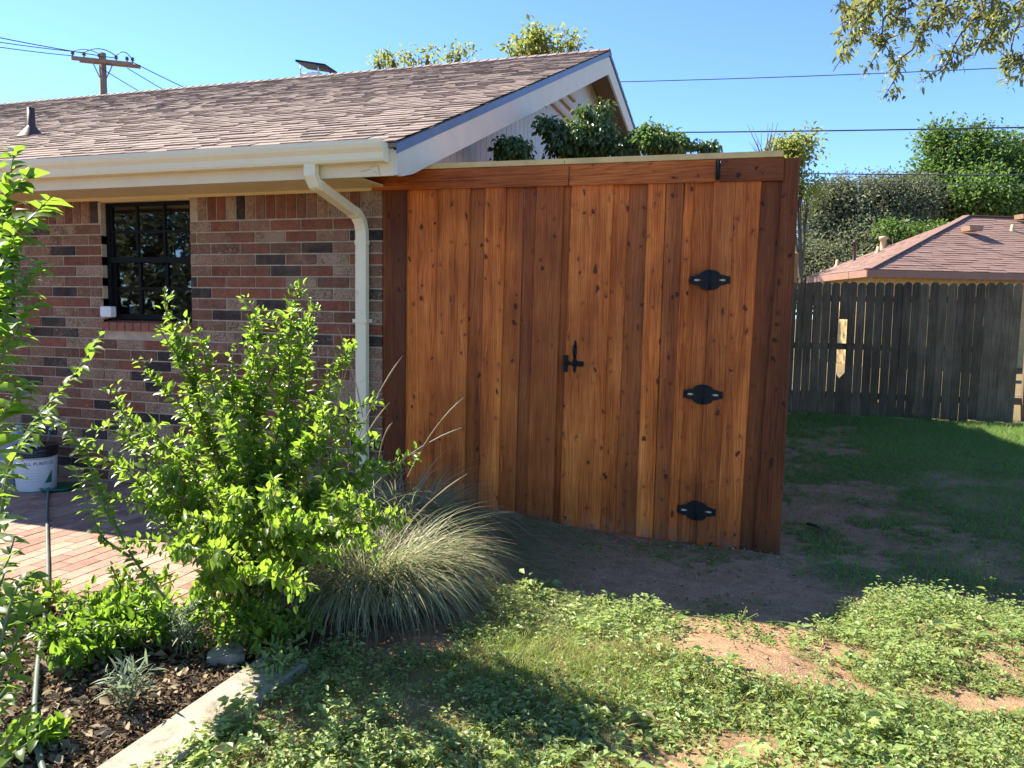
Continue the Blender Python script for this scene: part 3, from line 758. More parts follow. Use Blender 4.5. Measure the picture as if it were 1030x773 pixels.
ztop=lambda x: np.interp(x,[-2.65,.06],[2.400,2.375]); zbt=lambda x: np.interp(x,[-2.65,.06],[2.272,2.244])
hboard(fa,-2.63,-1.232,zbt(-2.63),zbt(-1.232),ztop(-2.63),ztop(-1.232),GY-.024,GY-.003,.78,.1,.21)
fa.build('fascia_board','cedar',fence)
fa=MB(); hboard(fa,-.298,.060,zbt(-.3),zbt(.06),ztop(-.3),ztop(.06),GY-.024,GY-.003,.40,.3,.67)
o=fa.build('fascia_board','cedar',fence); tag(o,'short dark brown fascia board right of the hinge')
cp=MB(); 
for (a,b_) in ((-2.45,-1.26),(-1.257,.055)):
    z0=ztop(a)+.003;z1=ztop(b_)+.003
    v=[(a,GY-.032,z0),(b_,GY-.032,z1),(b_,GY+.055,z1),(a,GY+.055,z0),(a,GY-.032,z0+.034),(b_,GY-.032,z1+.034),(b_,GY+.055,z1+.034),(a,GY+.055,z0+.034)]
    cp.add(v,[(0,3,2,1),(4,5,6,7),(0,1,5,4),(1,2,6,5),(2,3,7,6),(3,0,4,7)])
cp.build('top_cap','pine',fence)
rl=MB(); rl.box(-2.55,.06,GY+.036,GY+.074,2.262,2.368); rl.build('top_rail','pine',fence)
for z in (.35,1.2,2.05):
    for (a,b_) in ((-2.55,-1.32),(-.30,.10)):
        rl=MB(); rl.box(a,b_,GY+.036,GY+.074,z,z+.088); rl.build('back_rail','pine',fence)
for px_ in (-2.50,-1.27,-.345,.09):
    p=MB(); p.box(px_-.045,px_+.045,GY+.076,GY+.166,-.2,2.34,bev=.004); p.build('post','pine',fence)
# gate
gate=thing('cedar_gate',(-.78,GY,0),'cedar gate with many knots between the black latch and three black hinges','gate')
pan=MB()
GB=[(-1.215,-.946,-1.252,-.975,1,1.0,.05,.1),(-.952,-.845,-.981,-.882,0,.92,0,.1),(-.846,-.728,-.883,-.738,0,.74,.25,.5),
    (-.732,-.618,-.742,-.628,1,1.10,.0,.05),(-.619,-.507,-.629,-.53,1,.76,.2,.4),(-.508,-.449,-.541,-.478,1,1.08,.05,.0),(-.452,-.337,-.482,-.362,0,.92,.05,.15)]
for k,(a,b_,c_,d_,pr,br,g0,g1) in enumerate(GB):
    yy=P_ if pr else I_
    if k in (3,4,5): yy=P_-.0015*(k==5)
    if not pr:
        yy+=.002*(k%2)
        if k and GB[k-1][4]: a-=.02; c_-=.02
        if k==len(GB)-1 or GB[k+1][4]: b_+=.02; d_+=.02
    elif k in (3,4,5): a+=.002; c_+=.002; b_-=.002; d_-=.002
    board(pan,a,b_,zb(a)+.006,2.30,yy,.017,br,g0,g1,k*.119+.31,c_,d_)
for (a,b_,c_,d_) in ((-.65,-.59,-.66,-.60),(-.54,-.48,-.56,-.50)): board(pan,a,b_,.05,2.30,GY+.016,.008,.45,.5,.5,.7,c_,d_)  # dark battens added behind the gaps to block back light and darken the seams
pan.build('board_panel','cedar',gate)
fa=MB(); hboard(fa,-1.226,-.325,zbt(-1.226),zbt(-.325),ztop(-1.226),ztop(-.325),GY-.024,GY-.003,.82,.08,.49)
fa.build('fascia_board','cedar',gate)
rl=MB()
for z in (.35,1.2,2.05): rl=MB(); rl.box(-1.215,-.40,GY+.036,GY+.074,z,z+.088); rl.build('back_rail','pine',gate)
def hinge(cx,cz,label):
    h=thing('gate_hinge',(cx,GY-.003,cz),label,'hinge')
    h.parent=gate; h.location=[a-b for a,b in zip((cx,GY-.003,cz),gate.location)]
    for k in ('label','category'):
        if k in h: del h[k]
    return h
def hinge_mesh(cx,cz,slot=True):
    """butterfly leaf plate outline with waisted ends and centre barrel"""
    half=[(0,.062),(.028,.060),(.052,.048),(.062,.034),(.085,.030),(.107,.022),(.118,.026),(.120,.008)]
    out=half+[(x,-z) for x,z in reversed(half)]
    b=MB(); y=GY-.0035
    for sgn in (1,-1):
        pts=[(cx+sgn*x,y,cz+z) for x,z in out]
        b.prism(pts,(0,-.0035,0))
    b.tube([(cx,y-.006,cz-.058),(cx,y-.006,cz+.058)],.0065,10)
    return b
for i,(hx,hz) in enumerate(((-.336,1.663),(-.351,.960),(-.364,.225))):
    o=hinge_mesh(hx,hz).build('hinge','black',gate)
    for sg in (-1,1):
        s=MB(); cxx=hx+sg*.075
        s.prism([(cxx-sg*.022,GY-.0075,hz),(cxx+sg*.0,GY-.0075,hz+.007),(cxx+sg*.016,GY-.0075,hz+.004),(cxx+sg*.018,GY-.0075,hz-.004),(cxx+sg*.0,GY-.0075,hz-.007)],(0,-.001,0))
        s.build('slot','tan',o)
    for sg in (-1,1):
        for (dx,dz) in ((.03,.035),(.03,-.035),(.105,.0)):
            s=MB(); s.tube([(hx+sg*dx,GY-.007,hz+dz),(hx+sg*dx,GY-.0095,hz+dz)],.004,8); s.build('screw','black',o)
    if i==1: tag(o,'middle hinge with a green tinge in its finish')
th=MB(); th.box(-.325,-.312,GY-.032,GY-.0225,2.262,2.372); th.box(-.3115,-.300,GY-.030,GY-.0225,2.262,2.372); th.tube([(-.3118,GY-.035,2.258),(-.3118,GY-.035,2.376)],.006,10)
th.build('hinge','black',gate)
# latch
lx,lz=-1.196,1.122
lt=MB(); lt.prism([(lx-.045,GY-.019,lz-.05),(lx-.045,GY-.019,lz+.05),(lx-.040,GY-.019,lz+.055),(lx-.020,GY-.019,lz+.055),(lx-.016,GY-.019,lz+.05),(lx-.016,GY-.019,lz-.05),(lx-.02,GY-.019,lz-.055),(lx-.04,GY-.019,lz-.055)],(0,-.0+.018,0))
keep=lt.build('latch_keeper','black',fence)
lt=MB(); lt.tube([(lx-.042,GY-.028,lz+.002),(lx+.08,GY-.028,lz+.002)],.0065,8); lt.box(lx+.045,lx+.088,GY-.02,GY-.0,lz-.016,lz+.018,bev=.003)
lt.build('latch_bar','black',gate)
lt=MB(); hx=lx+.028
pl=[(0,.155),(.010,.138),(.006,.128),(.013,.118),(.013,.065),(.008,.05),(.012,.03),(.018,.012),(.018,-.01),(.010,-.025),(.012,-.04),(.0,-.065)]
out=[(x,z) for x,z in pl]+[(-x,z) for x,z in reversed(pl[1:-1])]
lt.prism([(hx+x,GY-.002,lz+z) for x,z in out],(0,-.005,0))
lt.tube([(hx,GY-.008,lz+.125),(hx,GY-.03,lz+.105),(hx,GY-.038,lz+.085),(hx,GY-.034,lz+.055),(hx,GY-.008,lz+.042)],[.006,.007,.0095,.007,.006],8)
lt.tube([(hx-.0,GY-.007,lz+.002),(hx,GY-.034,lz+.002)],.011,10)
lt.build('latch_handle','black',gate)
# side fence running back from the gate's right end
sf=thing('side_fence',(.13,8.5,0),'cedar side fence running back from the gate end toward the old grey fence','fence')
b=MB(); y=GY+.03; i=0
while y<11.9:
    x=.118 if i%2 else .132
    sd=random.random()
    x+=.19*max(0,y-5.2)/6.7
    v=[(x,y,-.03),(x+.016,y,-.03),(x+.016,y+.145,-.03),(x,y+.145,-.03),(x,y,2.37),(x+.016,y,2.37),(x+.016,y+.145,2.37),(x,y+.145,2.37)]
    if i: b.add(v,[(0,3,2,1),(4,5,6,7),(0,1,5,4),(1,2,6,5),(2,3,7,6),(3,0,4,7)],(random.uniform(.6,1.),random.random()*.3,sd,1),uv=lambda p:(p[1]+p[0],p[2]+sd*5))
    y+=.127; i+=1
b.build('board_panel','cedar',sf)
b=MB()
for z in (.35,1.2,2.1): b=MB(); b.beam((.095,GY+.25,z+.044),(.280,11.9,z+.044),.038,.088); b.build('back_rail','pine',sf)
# ------------------------------------------------------------------ old back fence
A=on(792,418,2,0); B_=on(1012,426,2,0); d=(B_-A)/np.linalg.norm(B_-A)
A=np.array([A[0],12.1,0.]); B_=np.array([B_[0],12.25,0.]); d=(B_-A)/np.linalg.norm(B_-A)
A=A-d*3.2
Lf=np.linalg.norm(B_-A)
bf=thing('picket_fence',(A+B_)/2,'weathered dark grey picket fence with rounded tops at the back of the yard','fence')
b=MB(); nn=np.array([-d[1],d[0],0]); t=0.; k=0
gapx=on(847,360,1,12.1)[0]
while t<Lf:
    w=random.uniform(.106,.116); gap=random.choice((.002,.003,.004,.005,.006,.009)); k+=1
    o=A+d*t; H=1.95+random.uniform(-.012,.012); tilt=random.uniform(-.006,.006); z0=random.uniform(.0,.05)
    cxm=(o+d*w/2)[0]
    segs=[(z0,H)]
    if abs(cxm-gapx)<.065: segs=[(z0,.63),(1.42,H)]
    for (za,zb_) in segs:
        pts=[]
        if zb_==H:
            n=8
            arc=[(w/2-w/2*math.cos(math.pi*q/n),zb_-.045+.045*math.sin(math.pi*q/n)) for q in range(n+1)]
        else: arc=[(0,zb_-.0),(w*.4,zb_-.06),(w,zb_+.02)]
        prof=[(0,za)]+arc+[(w,za)]
        yo=random.uniform(-.006,.006)
        pts=[o+d*(u+tilt*(z/H))+np.array([0,0,z])+nn*yo for u,z in prof]
        q=random.choice((.7,.8,.9,1.,1.1,1.2))*random.uniform(.9,1.1)
        b.prism([tuple(p) for p in pts],tuple(nn*.016),(q,q,q,1))
    t+=w+gap
b.build('picket_panel','weathered',bf)
b=MB()
for z in (.32,1.03,1.72): b=MB(); b.beam(A+nn*.045+np.array([0,0,z]),B_+nn*.045+np.array([0,0,z]),.038,.088); b.build('rail','weathered',bf)
for t in np.arange(.3,Lf,2.4):
    p=MB(); o=A+d*t+nn*.12; p.box(o[0]-.045,o[0]+.045,o[1]-.045,o[1]+.045,-.2,1.9,bev=.004); p.build('post','weathered',bf)
# post on right beyond end with low rail
b2=thing('gate_post',tuple(B_+d*.18),'low grey post and rail in the bright opening past the picket fence end','post')
p=MB(); o=B_+d*.36+nn*.6; p.box(o[0]-.05,o[0]+.05,o[1]-.05,o[1]+.05,-.1,1.0,bev=.005); p.build('post','weathered',b2)
p=MB(); p.beam(o+np.array([0,0,.28])-d*.5,o+np.array([0,0,.28])+d*1.6,.04,.1); p.build('rail','weathered',b2)
op=MB(); q=on(799,262,1,14.0); op.box(q[0]-.05,q[0]+.06,13.95,14.05,-.1,q[2]+.12,bev=.006)
tag(op.build('orange_post','orange'),'short orange cedar post top showing just past the right edge of the gate','post')
# ------------------------------------------------------------------ neighbour house
nz=2.8; nA=on(872.7,271.5,2,nz); nL=on(812,279,2,nz); nd=np.array([.896,.444,0]); 
nP=np.array([6.37,30.44,4.95]); nB=nA+nd*18; nR=nP+nd*9; nLb=nL; nBb=nL+nd*20
nh=thing('neighbour_house',tuple((nA+nBb)/2*np.array([1,1,0])),'neighbouring tan house with reddish brown hip roof behind the old picket fence','house')
b=MB(); inn=np.array([-.444,.896,0])
wA=nA+nd*.5+inn*.5; wB=nB-nd*.5+inn*.5; wL=nL+nd*.4-inn*.3; wBb=nBb-nd*.5-inn*.4
ring=[wA,wB,wBb,wL]; v=[(p[0],p[1],-.1) for p in ring]+[(p[0],p[1],nz-.02) for p in ring]
b.add(v,[(0,1,5,4),(1,2,6,5),(2,3,7,6),(3,0,4,7)]); b.build('wall','yellowbrick',nh)
b=MB()
def quad(pts,c=(.5,.5,.5,1)): b.add([tuple(p) for p in pts],[tuple(range(len(pts)))],c)
quad([nA,nB,nR,nP]); quad([nL,nA,nP]); quad([nB,nBb,nR]); quad([nBb,nL,nP,nR]); quad([nL,nBb,nB,nA])
b.build('roof','roof2',nh)
b=MB()
U=nd; Vv=(nP-nA)-nd*((nP-nA)@nd); ln=np.linalg.norm(Vv); V=Vv/ln; w0=(nP-nA)@nd
tabroof(b,nA+np.array([0,0,.012]),U,V,18.,ln,ex=.16,tw=(.25,.6),th=.012,clip=lambda q:(w0*q/ln,18-(18-w0-9)*q/ln))
# left hip
U2=(nA-nL); l2=np.linalg.norm(U2); U2=U2/l2; V2=(nP-nL)-U2*((nP-nL)@U2); ln2=np.linalg.norm(V2); V2/=ln2; w2=(nP-nL)@U2
tabroof(b,nL+np.array([0,0,.012]),U2,V2,l2,ln2,ex=.16,tw=(.25,.6),th=.012,clip=lambda q:(w2*q/ln2,l2-(l2-w2)*q/ln2))
b.build('shingles','roof2',nh)
b=MB()
for a,c_ in ((nA,nB),(nL,nA)):
    b.beam(np.array(a)-np.array([0,0,.10]),np.array(c_)-np.array([0,0,.10]),.04,.20)
b.build('fascia','facia2',nh)
b=MB(); b.beam(nA+np.array([0,0,.03]),nP+np.array([0,0,.03]),.22,.03,(.2,.2,.2,1)); b.beam(nP+np.array([0,0,.03]),nR+np.array([0,0,.03]),.22,.03,(.3,.3,.3,1)); b.build('ridge_cap','roof2',nh)
def onplane(px_,py_,p0,n):
    r=np.array([(px_-CW/2)/CF,-(py_-CH/2)/CF,1.])@CR; t=((p0-CC)@n)/(r@n); return CC+r*t
n1=np.cross(nd,V); n2=np.cross(U2,V2)
for (x_,y_,kind,lab) in ((859,262,'pipe','tall thin vent pipe low on the left hip of the neighbour roof'),(888,250,'cap','capped vent pipe midway up the left hip of the neighbour roof'),(883,254,'stub','short stub vent just left of the capped pipe on the neighbour roof'),
        (842,267,'stub','short stub vent nearest the left eave of the neighbour roof'),(973,234,'box','pale box vent on the front slope of the neighbour roof, left one'),(1026,222,'box','pale box vent near the ridge at the right end of the neighbour roof'),(1018,232,'stub','small pale stub vent on the front slope near the right edge of the photo')):
    fr= x_>930
    p=onplane(x_,y_+1,nA if fr else nL,n1 if fr else n2)
    t=thing('roof_vent',tuple(p),lab,'roof vent','vents on the neighbour roof')
    b=MB()
    if kind=='pipe': b.lathe(p[0],p[1],[(.10,p[2]-.05),(.06,p[2]+.05),(.05,p[2]+.1),(.05,p[2]+.60),(.07,p[2]+.60),(.07,p[2]+.68),(0.001,p[2]+.68)],14); b.build('pipe','lead',t)
    elif kind=='cap': b.lathe(p[0],p[1],[(.14,p[2]-.05),(.10,p[2]+.06),(.09,p[2]+.32),(.15,p[2]+.34),(.13,p[2]+.42),(.001,p[2]+.45)],14); b.build('pipe','tan',t)
    elif kind=='stub': b.lathe(p[0],p[1],[(.12,p[2]-.05),(.06,p[2]+.08),(.05,p[2]+.22),(.001,p[2]+.22)],12); b.build('pipe','tan',t)
    else:
        b.prism([tuple(p+nd*a+np.array([0,0,z])) for a,z in ((-.22,.05),(.22,.05),(.25,.2),(-.25,.2))],tuple(-inn*.4)); b.build('hood','tansoffit',t)
# ------------------------------------------------------------------ plants
def stuff(o,label,cat): return tag(o,label,cat,kind='stuff')
def curve(p0,p1,sag=(0,0,0),n=12):
    """quadratic bezier with control = mid + sag"""
    p0=np.array(p0,float);p1=np.array(p1,float);c=(p0+p1)/2+np.array(sag,float)
    t=np.linspace(0,1,n)[:,None]; return (1-t)**2*p0+2*t*(1-t)*c+t*t*p1
def along(pts,t):
    t=np.clip(t,0,1)*(len(pts)-1); i=np.minimum(t.astype(int),len(pts)-2); f=(t-i)[:,None]
    return pts[i]*(1-f)+pts[i+1]*f, nrm(pts[i+1]-pts[i])
def leafy_stems(stems,nleaf,L,W,t0=.25,spread=.9,upb=.25,jit=.01):
    """returns P,D,U arrays for leaves set along stems"""
    PP=[];DD=[];UU=[];LL=[]
    for pts,k in stems:
        n=int(nleaf*k); t=t0+(1-t0)*rng.random(n)
        p,tan=along(pts,t)
        an=rng.random(n)*2*math.pi; a=np.stack([np.cos(an),np.sin(an),np.zeros(n)],1); side=nrm(np.cross(tan,a)+1e-6)
        side=nrm(side)
        D=nrm(side*spread+tan*.5+np.array([0,0,upb])-np.array([0,0,.35])*rng.random(n)[:,None])
        size=(.55+.6*rng.random(n))*np.where(t>.9,.7,1.)
        PP.append(p+side*.004+rng.normal(0,jit,(n,3)));DD.append(D)
        UU.append(nrm(np.array([0,0,1.])+rng.normal(0,.45,(n,3)))); LL.append(size)
    P=np.concatenate(PP);D=np.concatenate(DD);U=np.concatenate(UU);s=np.concatenate(LL)
    return P,D,U,s*L,s*W
def tp(px_,py_,depth):
    """world point at forward distance `depth` for a measured image direction"""
    r=np.array([(px_-CW/2)/CF,-(py_-CH/2)/CF,1.])@CR; return CC+r*depth
# main shrub
base=np.array([-2.25,3.0,0.]); bd=3.25
sh=thing('leafy_shrub',tuple(base),'large bright green shrub with upright shoots in front of the brick wall','shrub')
tips=[(165,297,3.4),(140,362,3.3),(108,388,3.1),(247,300,3.45),(263,312,3.3),(303,290,3.2),(318,305,3.35),(285,350,3.3),(352,352,3.2),(386,402,3.0),(420,455,2.9),(402,520,2.8),(372,480,3.1),
      (200,390,3.2),(225,410,3.0),(180,440,3.1),(150,460,3.0),(330,430,3.0),(345,500,2.8),(118,470,2.9),(95,430,3.1),(128,545,2.7),(100,500,2.95),(170,560,2.6),(248,568,2.45),(300,600,2.5),(340,560,2.65),
      (235,350,3.4),(160,330,3.35),(170,315,3.4),(255,320,3.4),(270,340,3.3),(295,310,3.3),(310,330,3.25),(345,385,3.1),(360,420,3.0),(380,440,2.9),(395,470,2.95),(355,540,2.7),(320,590,2.5),(380,555,2.7),(178,345,3.45),(330,380,3.35),(275,500,2.6),(310,520,2.6),(190,520,2.7),(240,500,2.8),(150,520,3.1),(75,445,3.0)]
stems=[]
for (a,b_,dd) in tips:
    T=tp(a,b_,dd); b0=base+np.array([rng.normal(0,.12),rng.normal(0,.12),0]); out=T-b0
    sag=np.array([-out[0]*.22,-out[1]*.22,.10*abs(out[2])+.12*np.hypot(out[0],out[1])])
    pts=curve(b0,T,sag,16)
    pts[1:-1]+=np.cumsum(rng.normal(0,.006,(14,3)),0)
    stems.append((pts,np.linalg.norm(out)))
    # side twigs
    for q in range(rng.integers(2,5)):
        t=.3+.6*rng.random(); p,tg=along(pts,np.array([t])); p=p[0]
        an=rng.random()*6.28; l=(.08+.16*rng.random())*(1.15-t)
        e=p+np.array([math.cos(an)*l,math.sin(an)*l,l*1.3]); stems.append((curve(p,e,(0,0,.02),6),l*1.3))
b=MB()
for pts,k in stems: 
    n=len(pts); b.tube(pts,[.0075*(1-.75*i/n)*(1 if n>8 else .4) for i in range(n)],5,cap=False)
b.build('stem','twig',sh)
P,D,U,L,W=leafy_stems(stems,165,.047,.027,.2,jit=.012)
leaves('foliage',P,D,U,L,W,'l_shrub',sh)
# dry seed stalks among shrub
b=MB()
for (x0,y0,x1,y1) in ((238,480,205,345),(245,470,212,380),(300,440,288,350),(318,470,330,352),(352,470,334,340),(365,420,340,330),(310,500,352,360),(322,520,345,372),(232,420,222,365)):
    b.tube(curve(tp(x0,y0,3.5),tp(x1,y1,3.55),(.02,0,.02),8),[.003,.003,.003,.0025,.0025,.002,.002,.001],4,cap=False)
b.build('dry_stalk','l_dry',sh)
# saplings on the left
def sapling(name,label,root,shoots,nl,L,W,droop=.35,mat='l_sap',dt=.0):
    r=thing(name,tuple(root),label,'sapling'); st=[];PP=[];DD=[];UU=[];SS=[]
    b=MB()
    for (pth) in shoots:
        pts=np.array([tp(*q) for q in pth]); 
        # smooth
        m=14; t=np.linspace(0,len(pts)-1,m); pp=np.stack([np.interp(t,range(len(pts)),pts[:,i]) for i in range(3)],1)
        for _ in range(2): pp[1:-1]=(pp[:-2]+2*pp[1:-1]+pp[2:])/4
        ln=np.sum(np.linalg.norm(np.diff(pp,axis=0),axis=1))
        b.tube(pp,[.006*(1-.8*i/m) for i in range(m)],6,cap=False)
        k=max(3,int(ln/.035*nl)); 
        for i in range(k):
            tt=.12+.88*(i+.5)/k; p,tg=along(pp,np.array([tt])); p=p[0];tg=tg[0]
            for sgn in (-1,1):
                sd=np.cross(tg,np.array([0,0,1.])) ; sd=sd/(np.linalg.norm(sd)+1e-6)
                ang=rng.normal(0,.5); sd=sd*math.cos(ang)*sgn+np.array([0,0,1])*math.sin(ang)*.4+rng.normal(0,.15,3)
                PP.append(p);DD.append(sd*1.+tg*.55+np.array([0,0,-.1]));UU.append(np.array([0,0,1.])+rng.normal(0,.3,3)); SS.append((.6+.5*rng.random())*(1-.3*tt))
    b.build('stem','greenstem',r)
    PP=np.array(PP);DD=np.array(DD);UU=np.array(UU);SS=np.array(SS)
    leaves('foliage',PP,DD,nrm(UU),SS*L,SS*W,mat,r,fold=.18,droop=droop)
    return r
sapling('tree_sapling','tall sapling with broad pointed leaves at the far left, over the bucket',tp(-30,700,2.1)*np.array([1,1,0]),
   [[(-30,700,2.1),(-25,500,2.15),(-10,300,2.2),(15,150,2.25)],[(-15,330,2.2),(10,240,2.1),(50,200,2.05)],[(-20,400,2.15),(10,300,2.1),(40,265,2.1)],[(-20,420,2.15),(5,350,2.05),(30,310,2.05)],[(-22,480,2.15),(0,420,2.0),(25,385,2.0)],[(-10,300,2.2),(0,200,2.2),(28,175,2.2)],[(-20,360,2.2),(-5,280,2.1),(20,225,2.1)]],1.35,.105,.05)
sapling('leaning_sapling','thin arching sapling with a stack of bright leaves below the window',tp(-10,620,2.3)*np.array([1,1,0]),
   [[(-10,620,2.3),(0,480,2.35),(35,420,2.4),(70,385,2.45),(103,335,2.5)],[(-5,560,2.3),(10,460,2.3),(50,415,2.35)]],1.0,.095,.036)
sapling('drooping_vine','vine of small bright leaves trailing down beside the green saucer',tp(150,620,2.9)*np.array([1,1,0]),
   [[(165,600,2.9),(130,560,2.9),(105,500,2.95),(80,450,3.0),(62,425,3.0)],[(130,560,2.9),(100,540,2.8),(75,470,2.9)],[(120,540,2.9),(95,490,2.9),(85,440,3.0)]],1.5,.055,.036)
sapling('corner_bramble','dark leafy bramble in the bottom left corner by the hose',tp(-10,760,1.75)*np.array([1,1,0]),
   [[(-20,760,1.75),(0,680,1.8),(20,640,1.85),(35,600,1.9)],[(-20,740,1.75),(0,650,1.8),(15,590,1.85),(38,575,1.9)],[(-30,700,1.8),(-10,600,1.9),(10,560,1.9)],[(-10,790,1.75),(10,740,1.75),(30,715,1.75)],[(-20,790,1.7),(10,760,1.7),(40,740,1.7)],[(-20,690,1.8),(5,620,1.85),(25,625,1.85)],[(-25,640,1.9),(0,590,1.9),(15,540,1.95)],[(-40,720,1.8),(-5,660,1.85),(40,655,1.9)],[(-40,700,1.8),(0,610,1.9),(45,600,1.95)],[(-40,780,1.7),(0,700,1.75),(25,670,1.8)],[(-40,760,1.75),(-10,720,1.75),(15,700,1.75)]],1.0,.062,.036)
# low bushes near patio edge
def lowbush(name,label,c,r,h,n,L,W,mat,cat='shrub'):
    z=0.02
    o=thing(name,(c[0],c[1],z),label,cat); st=[]
    for k in range(n):
        an=rng.random()*6.28; rr=r*math.sqrt(rng.random()); e=np.array([c[0]+rr*math.cos(an),c[1]+rr*math.sin(an),z+h*(.4+.6*rng.random())*(1.1-.5*rr/r)])
        s0=np.array([c[0]+rng.normal(0,r*.25),c[1]+rng.normal(0,r*.25),z]); st.append((curve(s0,e,(0,0,h*.15),7),np.linalg.norm(e-s0)))
    b=MB()
    for p,k in st: b.tube(p,[.003]*len(p),4,cap=False)
    b.build('stem','greenstem',o)
    P,D,U,L_,W_=leafy_stems(st,95,L,W,.2); leaves('foliage',P,D,U,L_,W_,mat,o); return o
lowbush('low_shrub','low leafy shrub at the front edge of the brick patio',(-2.75,2.72),.30,.28,24,.046,.028,'l_sap')
lowbush('low_shrub','small lime green bush right beside the hose',(-3.2,2.62),.20,.2,16,.04,.026,'l_shrub')
lowbush('low_shrub','spreading green shoots at the foot of the large shrub, over the concrete strip',(-2.02,2.72),.30,.30,42,.044,.027,'l_shrub')
lowbush('low_shrub','trailing shoots with larger leaves between large shrub and mulch bed',(-2.42,2.55),.30,.26,36,.05,.028,'l_sap')
lowbush('low_weed','small broadleaf weeds growing over the far end of the concrete strip',(-1.80,2.58),.16,.10,22,.035,.02,'l_weed','weed')
lowbush('low_shrub','dark green leafy patch spilling over the mulch below the patio edge',(-2.6,2.35),.26,.20,34,.05,.03,'l_sap')
lowbush('low_shrub','leafy runner plant in the mulch left of the garden hose',(-3.25,2.25),.2,.22,24,.055,.032,'l_sap')
lowbush('sage_seedling','pale silvery weed with narrow leaves in the mulch bed',tuple(on(128,712,2,.02)[:2]),.09,.24,9,.075,.012,'l_sage','weed')
lowbush('sage_seedling','second silvery narrow leaved weed close under the large shrub',tuple(on(195,655,2,.02)[:2]),.11,.27,10,.075,.012,'l_sage','weed')
lowbush('broadleaf_weed','clump of rounded green leaves at the bottom left of the mulch bed',tuple(on(32,752,2,.02)[:2]),.11,.10,14,.05,.04,'l_sap','weed')
# ornamental grass
def ornament(label,c,r,n,L,bias,hz=0.):
    o=thing('ornamental_grass',(c[0],c[1],hz),label,'ornamental grass','ornamental grass clumps')
    an=rng.random(n)*6.28; rr=r*np.sqrt(rng.random(n)); P=np.stack([c[0]+rr*np.cos(an),c[1]+rr*np.sin(an),np.full(n,hz)],1)
    tuft=(an*5).astype(int)%31; tj=rng.normal(0,.45,31)[tuft]; te=rng.normal(0,.16,31)[(tuft*7)%31]
    az=tj+np.arctan2(np.sin(an)*(.4+rr/r)+bias[1]*rng.random(n)*1.4,np.cos(an)*(.4+rr/r)+bias[0]*rng.random(n)*1.4)+rng.normal(0,.45,n)+rng.normal(0,1.1,n)*(rng.random(n)<.25)
    blades('blades',P,az,L*(.55+.6*rng.random(n)),.0075*(.5+.8*rng.random(n)),'l_orn',o,1.12+te+.35*rng.random(n),1.2+1.35*rng.random(n)**.7,8,twist=rng.normal(0,.5,n))
    m=n//5; s=rng.integers(0,n,m)
    blades('dry_blades',P[s],az[s]+.3,L*(.4+.8*rng.random(m)),.005,'l_dry',o,1.1+.3*rng.random(m),1.5+1.4*rng.random(m),8)
    return o
ornament('large clump of grey green ornamental grass arching beside the shrub',(-1.82,3.38),.22,3000,.66,(.42,-.05))
ornament('ornamental grass clump nearest the fence boards, darker and shaded',(-2.05,4.15),.22,1700,.74,(.5,-.1))
ornament('ornamental grass clump between wall and large shrub, under the downspout',(-2.35,3.75),.20,1500,.80,(.4,.1))
# pale seed stems over the fence
for i,(x0,y0,x1,y1,lab) in enumerate(((375,490,466,430,'long pale grass stem crossing the fence, tip at the far right'),(350,470,405,358,'pale grass stem leaning right over the dark fence boards'),(340,500,392,405,'thin grass stem rising in front of the downspout base'),(380,475,395,425,'short thick pale grass stem standing upright before the fence'),(410,480,467,400,'fine grass stem, upper of those crossing the fence boards'),(385,560,470,477,'drooping pale grass stem ending in a seed head beside the gate boards'))):
    b=MB(); p=curve(tp(x0,y0,3.9),tp(x1,y1,3.9),(-.03,0,.06),10); b.tube(p,[.0032]*6+[.003,.0045,.004,.001],5,cap=False)
    tag(b.build('grass_stem','l_dry'),lab,'grass stem','tall dry grass stems')
# ------------------------------------------------------------------ ground cover
def scatter(n,x0,x1,y0,y1): return rng.uniform(x0,x1,n),rng.uniform(y0,y1,n)
def vis(x,y,m=60):
    px_,py_,d=proj(np.stack([x,y,np.zeros_like(x)],1)); return (d>.3)&(px_>-m-200)&(px_<CW+m+350)&(py_<CH+m+350)
x,y=scatter(70000,-1.76,2.6,.7,4.3); k=vis(x,y); x,y=x[k],y[k]; a,_=cover(x,y)
wn=np.clip(1.5*fbm(x,y,1.1,71)-.32,0.05,.8)   # weeds vs grass
kk=rng.random(len(x))<a*wn; wx,wy=x[kk],y[kk]
# rosettes of broad leaves
nl=5; n=len(wx); big=np.repeat(np.where(rng.random(n)<.05,2.1,np.where(rng.random(n)<.3,.6,1.)),nl); hz=(.012+.06*rng.random(n)**1.6)*(.5+1.5*vn(wx,wy,4.5,61)**1.5)
wx=np.repeat(wx,nl);wy=np.repeat(wy,nl);hz=np.repeat(hz,nl)*rng.uniform(.5,1.1,n*nl)
an=rng.random(n*nl)*6.28; off=.014*rng.random(n*nl)
P=np.stack([wx+off*np.cos(an),wy+off*np.sin(an),terrain(wx,wy)+hz],1)
D=np.stack([np.cos(an),np.sin(an),rng.uniform(-.15,.6,n*nl)],1); U=nrm(np.stack([rng.normal(0,.4,n*nl),rng.normal(0,.4,n*nl),np.ones(n*nl)],1))
s=rng.uniform(.5,1.2,n*nl)*(.8+.6*vn(wx,wy,2.5,5))*big; hz=hz*big**.5
print('weed leaves',n*nl)
stuff(leaves('weeds',P,D,U,.0235*s,.012*s,'l_weed',fine=False,droop=.25,fold=.2),'dense low broadleaf weeds covering the sunny lawn','weeds')
x,y=scatter(210000,-1.76,2.8,.6,4.4); k=vis(x,y); x,y=x[k],y[k]; a,_=cover(x,y)
